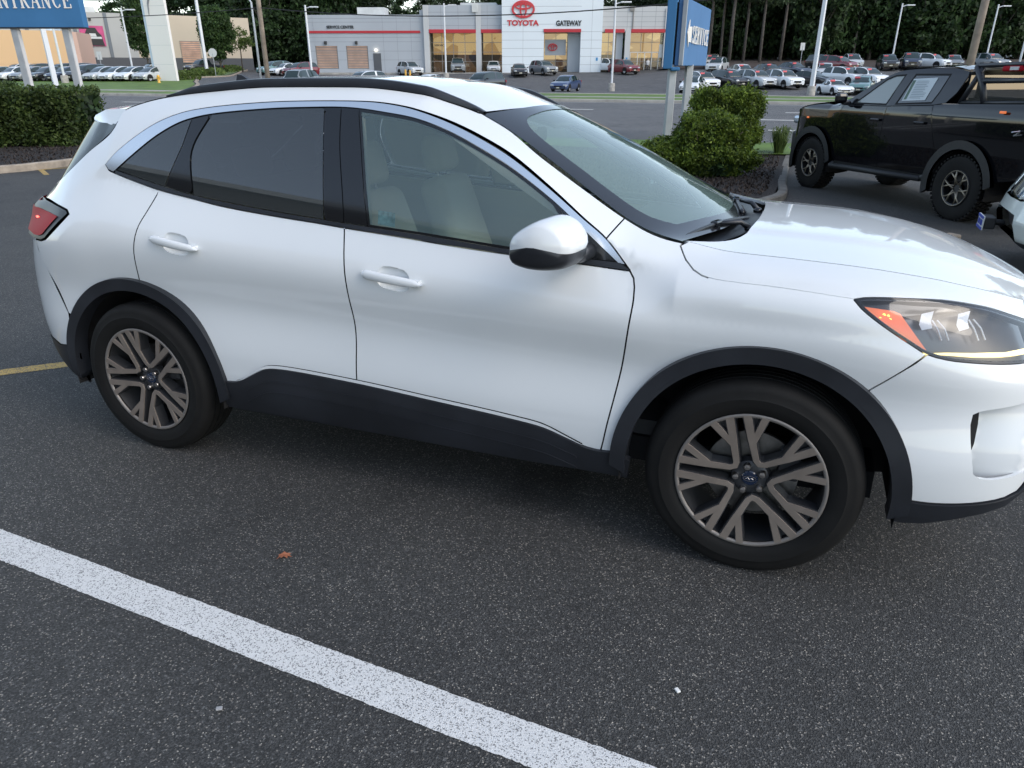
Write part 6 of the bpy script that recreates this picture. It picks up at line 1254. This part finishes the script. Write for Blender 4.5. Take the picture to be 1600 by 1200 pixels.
for sd in (-1,1):
    L=LTk(sd); P=lambda nm,o,m='blackp',off=0,par=tk,thick=.015,step=.05,g=.003,holes=(): curved(nm,[(L,inset(o,g) if g else o,list(holes),1)],m,par,off,thick,step)
    aF=arc(XF,.42,.50,175,5,30); aR=arc(XR,.42,.50,175,5,30)
    edge=[(x,ztt(x)) for x in np.arange(-1.2,1.1,.06)]
    fdoor=loop([(1.12,.52)],[(1.16,1.0),(1.13,1.30),(1.08,1.385)],[(.05,1.395)],[(.07,1.0),(.04,.52)],step=.05); rdoor=loop([(.04,.52),(.07,1.0),(.05,1.395)],[(-.86,1.435)],[(-.90,1.30),(-1.0,1.05),(-1.08,.90),(-1.10,.52)],step=.05)
    fd=P('front_door',fdoor); rdd=P('rear_door',rdoor)
    P('fender',loop([(1.12,.52),(1.16,1.0),(1.13,1.30),(1.08,1.385),(1.12,1.44)],[(1.3,1.425),(1.7,1.395),(2.08,1.355),(2.4,1.275),(2.60,1.17)],[(2.62,.95),(2.60,.80),(2.30,.62)],arc(XF,.42,.50,20,175,30),step=.05))
    P('bed_side',loop([(-1.10,.52),(-1.08,.90),(-1.0,1.05),(-.90,1.30),(-.86,1.44),(-1.08,1.46)],[(-2.80,1.50),(-2.82,.80),(-2.5,.62),(-2.12,.55)],arc(XR,.42,.50,10,170,30)[::1] if False else aR[::-1],[(-1.08,.5)],step=.05))
    P('cab_side',loop([(1.12,1.44)],edge[::-1][1:],[(-1.22,1.80),(-1.17,1.60),(-1.06,1.47),(-.86,1.44),(.05,1.40),(1.08,1.39)],step=.05),'blackp',0,holes=[loop([(.84,1.415),(.33,1.765),(.18,1.815),(-.03,1.825),(.10,1.42)],step=.05)[::-1],loop([(-.10,1.43),(-.23,1.83),(-.90,1.825),(-.86,1.60),(-.80,1.465)],step=.05)[::-1]])
    P('front_window',loop([(.86,1.41),(.33,1.775),(.18,1.825),(-.04,1.835),(.09,1.41)],step=.05),TKG,-.004,thick=0,g=0)
    P('rear_window',loop([(-.09,1.42),(-.22,1.84),(-.91,1.835),(-.87,1.60),(-.81,1.455)],step=.05),'tint',-.004,thick=0,g=0)
    for o_ in (loop([(.86,1.41),(.33,1.775),(.18,1.825),(-.04,1.835),(.09,1.41)],step=.05),loop([(-.09,1.42),(-.22,1.84),(-.91,1.835),(-.87,1.60),(-.81,1.455)],step=.05)): P('window_seal',o_,'dark',.002,g=0,holes=[inset(o_,.022)])
    for cx in (XF,XR):
        A=arc(cx,.43,.60,172,-14,20); A=[(a+(.10 if k<3 else 0)*0,b) for k,(a,b) in enumerate(A)]; B=arc(cx,.43,.49,-10,176,24)
        Lfl=Lift(lambda x,z,sd=sd:np.stack([x,sd*(np.minimum(tY(x,z),.95)*.3+.7*.93),z],-1),-sd); fl=curved('wheel_flare',[(Lfl,loop(A,B,step=.05),[],1)],'flarep',tk,.045,.06,.05)
        A=arc(cx,.40,.50,-10,190,24); b=MB(); n=len(A); b.v=[(x,sd*.93,z) for x,z in A]+[(x,sd*.5,z) for x,z in A]+[(cx,sd*.5,.2)]; b.f=[(i,i+1,n+i+1,n+i) for i in range(n-1)]+[(n+i,n+i+1,2*n) for i in range(n-1)]; b.build('wheel_well','dark',tk)
    b=MB(); b.tube([(1.15,sd*.95,.44),(-.95,sd*.95,.47)],.042,8); b.tube([(1.15,sd*.95,.44),(1.2,sd*.8,.52)],.04,8); b.tube([(-.95,sd*.95,.47),(-1.05,sd*.8,.55)],.04,8)
    b.build('rock_slider','flarep',tk,smooth=True); P('sill',loop([(1.14,.52),(-1.1,.52),(-1.08,.42),(1.2,.40)],step=.08),'flarep',-.01)
    for dr,xx in ((fd,.22),(rdd,-.72)): b=MB(); b.box((xx,sd*.955,1.20),(.20,.03,.04)); b.build('door_handle','blackp',dr,bevel=.012)
    b=MB(); b.box((.99,sd*1.05,1.49),(.11,.20,.16)); mm=b.build('side_mirror','blackp',tk,bevel=.05); b=MB(); b.box((1.0,sd*.93,1.42),(.08,.16,.06)); b.build('mirror_arm','trim',mm,bevel=.02)
    b=MB(); b.box((2.42,sd*.70,1.10),(.36,.30,.13)); b.build('headlight','headl',tk,bevel=.04); b=MB(); b.box((2.02,sd*.925,1.16),(.05,.02,.03)); b.build('side_marker',M['amberlit'],tk,bevel=.006) if False else b.build('side_marker','amber',tk,bevel=.006)
    b=MB(); b.box((-2.84,sd*.80,1.15),(.05,.18,.40)); b.build('tail_light','redlens',tk,bevel=.02)
    # bed rack: posts, rails
    b=MB()
    b.tube([(-1.22,sd*.80,1.46),(-1.40,sd*.72,1.90)],.035,6); b.tube([(-1.62,sd*.80,1.48),(-1.48,sd*.76,1.72),(-1.30,sd*.72,1.91)],.045,6); b.tube([(-2.70,sd*.80,1.50),(-2.62,sd*.72,1.92)],.04,6)
    b.tube([(-1.28,sd*.72,1.925),(-2.72,sd*.72,1.945)],.03,6); b.tube([(-1.45,sd*.76,1.74),(-2.68,sd*.76,1.76)],.035,6); b.tube([(-1.22,sd*.80,1.475),(-2.78,sd*.82,1.515)],.025,6)
    b.build('bed_rack','trim',tk,smooth=True)
    for cx in (XF,XR):
        w=MB(); R=.43; w.lathe([(.23,-.115),(.27,-.135),(.36,-.14),(.405,-.125),(R-.012,-.10),(R-.012,.10),(.405,.125),(.36,.14),(.23,.115)],60,c=(cx,sd*.80,R-.01)); wo=w.build('wheel','rubber',tk,smooth=True,auto=40)
        k=MB()
        for i in range(44):
            a=2*math.pi*i/44
            for hh in (-.11,-.055,0,.055,.11):
                aa=a+(.07 if hh in (-.055,.055) else 0); rr=R-.006; c=Vector((cx+rr*math.cos(aa),sd*.80+hh,R-.01+rr*math.sin(aa))); t=Vector((-math.sin(aa),0,math.cos(aa))); rdv=Vector((math.cos(aa),0,math.sin(aa))); s_=Vector((0,1,0))
                V=[c+t*p*.017+s_*q*.022+rdv*r_*.012 for r_ in (-1,1) for p,q in ((-1,-1),(1,-1),(1,1),(-1,1))]; k.add(V,[(0,1,2,3),(4,5,6,7),(0,1,5,4),(1,2,6,5),(2,3,7,6),(3,0,4,7)])
        k.build('tread_block','rubber',wo); y0=sd*(.80+.125)
        k=MB(); k.lathe([(.205,-.0),(.228,sd*.012),(.235,sd*.0),(.235,-sd*.20)],40,c=(cx,y0,R-.01)); k.lathe([(.0,-sd*.03),(.05,-sd*.03),(.06,-sd*.05)],20,c=(cx,y0,R-.01)); k.build('rim_back','rimdark',wo,smooth=True,auto=40)
        k=MB()
        for i in range(6):
            a=2*math.pi*i/6+.2
            for da in (-.16,.16):
                p0=(cx+.055*math.cos(a+da*2.2),y0-sd*.022,R-.01+.055*math.sin(a+da*2.2)); p1=(cx+.13*math.cos(a),y0-sd*.012,R-.01+.13*math.sin(a)); p2=(cx+.222*math.cos(a+da*1.3),y0-sd*.002,R-.01+.222*math.sin(a+da*1.3)); k.tube([p0,p1,p2],[.011,.014,.012],6)
        k.tube([(cx+.225*math.cos(t),y0+sd*.006,R-.01+.225*math.sin(t)) for t in np.linspace(0,2*math.pi,37)],.007,5,False); k.build('rim','bronze',wo,smooth=True)
        k=MB(); k.lathe([(.05,-sd*.10),(.19,-sd*.10)],30,c=(cx,y0,R-.01)); k.build('brake_disc','rimdark',wo)
Lh=Lift(lambda x,y:np.stack([x,y,np.vectorize(ztt)(x)+.05*(1-(np.abs(y)/.9)**2.5)*np.where(x>1.1,1,.9)-.0,],-1),1)
ed=[(float(x),float(tY(x,ztt(x)))+.01) for x in np.arange(1.12,2.62,.08)]
curved('bonnet',[(Lh,loop(ed,[(2.68,.2),(2.68,-.2)],[(a,-b) for a,b in ed[::-1]],step=.08),[],1)],'blackp',tk,0,.01,.08)
ed=[(float(x),float(tY(x,ztt(x)))+.004) for x in np.arange(-1.2,.22,.08)]
curved('roof',[(Lh,loop(ed,[(a,-b) for a,b in ed[::-1]],step=.08),[],1)],'blackp',tk,0,.01,.08)
curved('windscreen',[(Lift(lambda s,t:np.stack([1.14+(.20-1.14)*t+.06*(1-s*s),(.80+(.70-.80)*t)*s,1.445+(1.865-1.445)*t+.035*(1-s*s)+.03*np.sin(np.pi*t)],-1),1),loop([(-1,0),(1,0),(1,1),(-1,1)],step=.2),[],1)],'tint',tk,0,0,.2)
b=MB(); b.box((-1.21,0,1.66),(.04,1.45,.40)); b.build('rear_glass','tint',tk); b=MB(); b.box((-2.82,0,1.18),(.06,1.62,.60)); b.build('tailgate','blackp',tk,bevel=.02); b=MB(); b.box((-2.92,0,.72),(.16,1.75,.20)); b.build('rear_bumper','flarep',tk,bevel=.03)
b=MB(); b.box((2.62,0,.72),(.25,1.5,.36)); b.build('front_bumper','flarep',tk,bevel=.05); b=MB(); b.box((2.66,0,1.03),(.10,1.35,.25)); b.build('grille','gloss',tk,bevel=.03)
b=MB(); b.box((0,0,.52),(4.6,1.3,.22)); b.box((-1.6,0,.42),(.12,1.5,.12)); b.box((1.78,0,.42),(.12,1.5,.12)); b.build('chassis','dark',tk)
b=MB(); b.box((-2.0,0,1.20),(1.6,1.5,.06)); b.build('bed_floor','trim',tk)
b=MB()
for x in (-1.35,-1.75,-2.15,-2.6): b.box((x,0,1.945),(.06,1.44,.035))
b.build('rack_crossbar','trim',tk)
for q in (-1,1): b=MB(); b.box((-1.9,q*.78,1.62),(.02,.02,.02)) 
b=MB(); b.box((-1.88,.735,1.885),(.30,.05,.065)); b.build('rack_strap_light','redlens',tk,bevel=.02); b=MB(); b.box((-1.93,.765,1.887),(.12,.02,.04)); b.build('strap_label','unit',tk)
b=MB(); b.tube([(-1.30,.60,1.87),(-2.7,.60,1.885)],.06,10); b.tube([(-1.30,-.2,1.87),(-2.7,-.2,1.885)],.06,10); b.build('rack_tube',mat('tan_tube',(.30,.23,.14),.4,metal=.5),tk,smooth=True)
# price sheet in the rear side window
curved('window_price_sheet',[(LTk(1),loop([(-.235,1.77),(-.70,1.785),(-.655,1.495),(-.20,1.475)],step=.1),[],1)],mat('price_sheet',(.55,.60,.62),.6),tk,.003,0,.1)
b=MB(); 
for k in range(11):
    z=1.745-.022*k; x0=-.33; x1=-.62+.08*random.random(); P_=[(x0,z),(x1,z),(x1,z-.007),(x0,z-.007)]; V=[(x,float(tY(x,zz))+.006,zz) for x,zz in P_]; b.add(V,[(0,1,2,3)])
b.build('sheet_print',mat('sheet_print_grey',(.22,.28,.32),.7),tk); b=MB(); V=[(x,float(tY(x,zz))+.006,zz) for x,zz in ((-.24,1.75),(-.30,1.755),(-.28,1.50),(-.225,1.495))]; b.add(V,[(0,1,2,3)]); b.build('sheet_strip',mat('sheet_green',(.10,.16,.12),.7),tk)
b=MB(); V=[]
for (xa,xb,za,zb) in ((-2.30,-2.42,1.17,1.19),(-2.42,-2.34,1.19,1.13),(-2.34,-2.46,1.13,1.15),(-2.52,-2.60,1.19,1.14)):
    b.tube([(xa,.948,za),(xb,.948,zb)],.008,4)
b.build('side_badge','chrome',tk); b=MB(); b.box((-2.10,.945,1.39),(.09,.02,.03)); b.build('side_marker',M['amber'],tk,bevel=.006)
# =============== white pickup nose at the right edge ===============
hv=Vector((-.93,.37,0)).normalized(); lv=Vector((-hv.y,hv.x,0)); oW=Vector((4.66,7.14,0))-hv*2.55; zW=-.30
WM=Matrix(((hv.x,lv.x,0,oW.x),(hv.y,lv.y,0,oW.y),(0,0,1,zW),(0,0,0,1)))
wt=thing('white_truck','white pickup front with chrome headlight and black bumper insert, cut by the right edge','pickup',WM)
def nX(y,z): 
    base=np.interp(z,[.25,.4,.55,.75,.95,1.12,1.2],[2.28,2.42,2.46,2.40,2.30,2.12,1.95]); return base-.42*(np.abs(y)/1.0)**2.4
LN=Lift(lambda y,z:np.stack([nX(y,z),y,z+0*y],-1),1)
M['whitew']=mat('warm_white_paint',(.68,.72,.68),.3,coat=1)
sy=lambda p:loop(p,[(-a,b) for a,b in p[::-1]],step=.05)
curved('front_bumper',[(LN,loop([(-.99,.34),(.99,.34),(.99,.82),(.30,.72),(.0,.72),(-.30,.72),(-.99,.82)],step=.05),[loop([(-.34,.34+.02),(.34,.36),(.34,.60),(-.34,.60)],step=.05)[::-1]],1)],'whitew',wt,0,.05,.05)
curved('bumper_insert',[(LN,loop([(-.38,.30),(.38,.30),(.38,.64),(-.38,.64)],step=.08),[],1)],'trim',wt,-.10,0,.08)
curved('air_dam',[(LN,loop([(-.97,.22),(.97,.22),(.99,.345),(-.99,.345)],step=.08),[],1)],'trim',wt,-.03,.03,.08)
curved('grille',[(LN,loop([(-.20,.73),(.20,.73),(.22,1.10),(-.22,1.10)],step=.08),[],1)],'gloss',wt,-.02,.03,.08)
for s in (-1,1):
    h=curved('headlight',[(LN,loop([(s*.24,.735),(s*.97,.84),(s*.985,1.06),(s*.26,1.11)],step=.05),[],1)],'housing',wt,-.04,.0,.05)
    curved('lamp_cover',[(LN,loop([(s*.235,.73),(s*.98,.835),(s*.99,1.07),(s*.25,1.115)],step=.05),[],1)],'clear',h,.0,0,.05)
    curved('lamp_reflector',[(LN,loop([(s*.25,.76),(s*.33,.77),(s*.36,1.08),(s*.28,1.09)],step=.05),[],1)],'chrome',h,-.01,.02,.05)
    for q in (.45,.62,.80): b=MB(); b.lathe([(0,0),(.05,0),(.055,.03),(.04,.06)],20,axis='x',c=(float(nX(q,.95))-.09,s*q,.95)); b.build('lamp_projector','chrome',h,smooth=True)
b=MB(); b.tube([(2.50,0,.47),(2.40,.0,.47)],.03,8); b.box((2.54,0,.47),(.10,.20,.11)); b.build('hitch_bracket','flarep',wt,bevel=.01)
b=MB(); b.box((2.60,0,.47),(.012,.24,.13)); pl=b.build('number_plate','unit',wt); b=MB(); b.box((2.608,0,.522),(.006,.24,.025)); b.box((2.608,0,.418),(.006,.24,.025)); b.build('plate_band',mat('plate_blue',(.05,.08,.40),.5),pl)
b=MB(); 
for k,y in enumerate((-.10,-.06,-.02,.03,.07,.11)): b.box((2.6085,y*.85,.47),(.004,.014,.05 if k%2 else .055))
b.build('plate_characters',bpy.data.materials['plate_blue'],pl)
b=MB(); prof=[(2.13,1.13),(2.0,1.19),(1.6,1.27),(.9,1.33),(.7,1.35)]
rows_=[]
for x,z in prof: rows_.append([(x-.42*(abs(y)/1.0)**2.4*(1 if x>1.9 else .3),y,z-.10*(abs(y)/1.0)**3) for y in np.linspace(-.97,.97,15)])
b.v=[p for r in rows_ for p in r]; b.f=[(i*15+j,i*15+j+1,(i+1)*15+j+1,(i+1)*15+j) for i in range(4) for j in range(14)]; b.build('bonnet','whitew',wt,smooth=True)
for s in (-1,1):
    b=MB(); A=arc(1.35,.42,.50,0,180,20); P_=[(.2,.45),(.85,.45)]+A[::-1]+[(1.86,.40),(2.02,.40),(2.02,1.08),(1.4,1.20),(.2,1.26)]; b.prism(P_,s*.90,s*.985); b.build('fender','whitew',wt,bevel=.02)
    b=MB(); b.lathe([(.24,-.12),(.36,-.13),(.41,-.10),(.41,.10),(.36,.13),(.24,.12)],40,c=(1.35,s*.84,.41)); w=b.build('wheel','rubber',wt,smooth=True,auto=40); b=MB(); b.lathe([(0,-.1),(.2,-.11),(.25,-.12),(.25,.12),(.2,.11),(0,.1)],12,c=(1.35,s*.84,.41)); b.build('rim','rimfar',w)
b=MB(); b.box((.9,0,.6),(2.2,1.5,.5)); b.build('chassis','dark',wt); b=MB(); b.box((-.9,0,.95),(3.4,1.9,.9)); b.build('body','whitew',wt,bevel=.08); b=MB(); b.box((-.3,0,1.62),(1.7,1.6,.55)); b.build('cab','gloss',wt,bevel=.12)
for s in (-1,1): b=MB(); b.lathe([(.24,-.12),(.36,-.13),(.41,-.10),(.41,.10),(.36,.13),(.24,.12)],30,c=(-2.0,s*.86,.41)); b.build('wheel','rubber',wt,smooth=True)
# =============== what stands behind the camera (seen in the paint and the glass) ===============
bb=thing('low_building','dark brown flat roofed building beyond the left side of the parking bay, behind the camera','building',Matrix.Translation((-17,-9.5,0))@Matrix.Rotation(-.90,4,'Z'))
wall('wall',mat('brown_wall',(.10,.085,.07),.8,noise=(.4,.2)),[(-16,12,-1,10.6,-8,0)],bb); wall('roof_edge','unit',[(-16.2,12.2,10.6,10.95,-8.2,.3)],bb); 
for k in range(3): wall('window','gloss',[(-13+8.2*k,-8+8.2*k,.9,3.2,.004,.03)],bb)
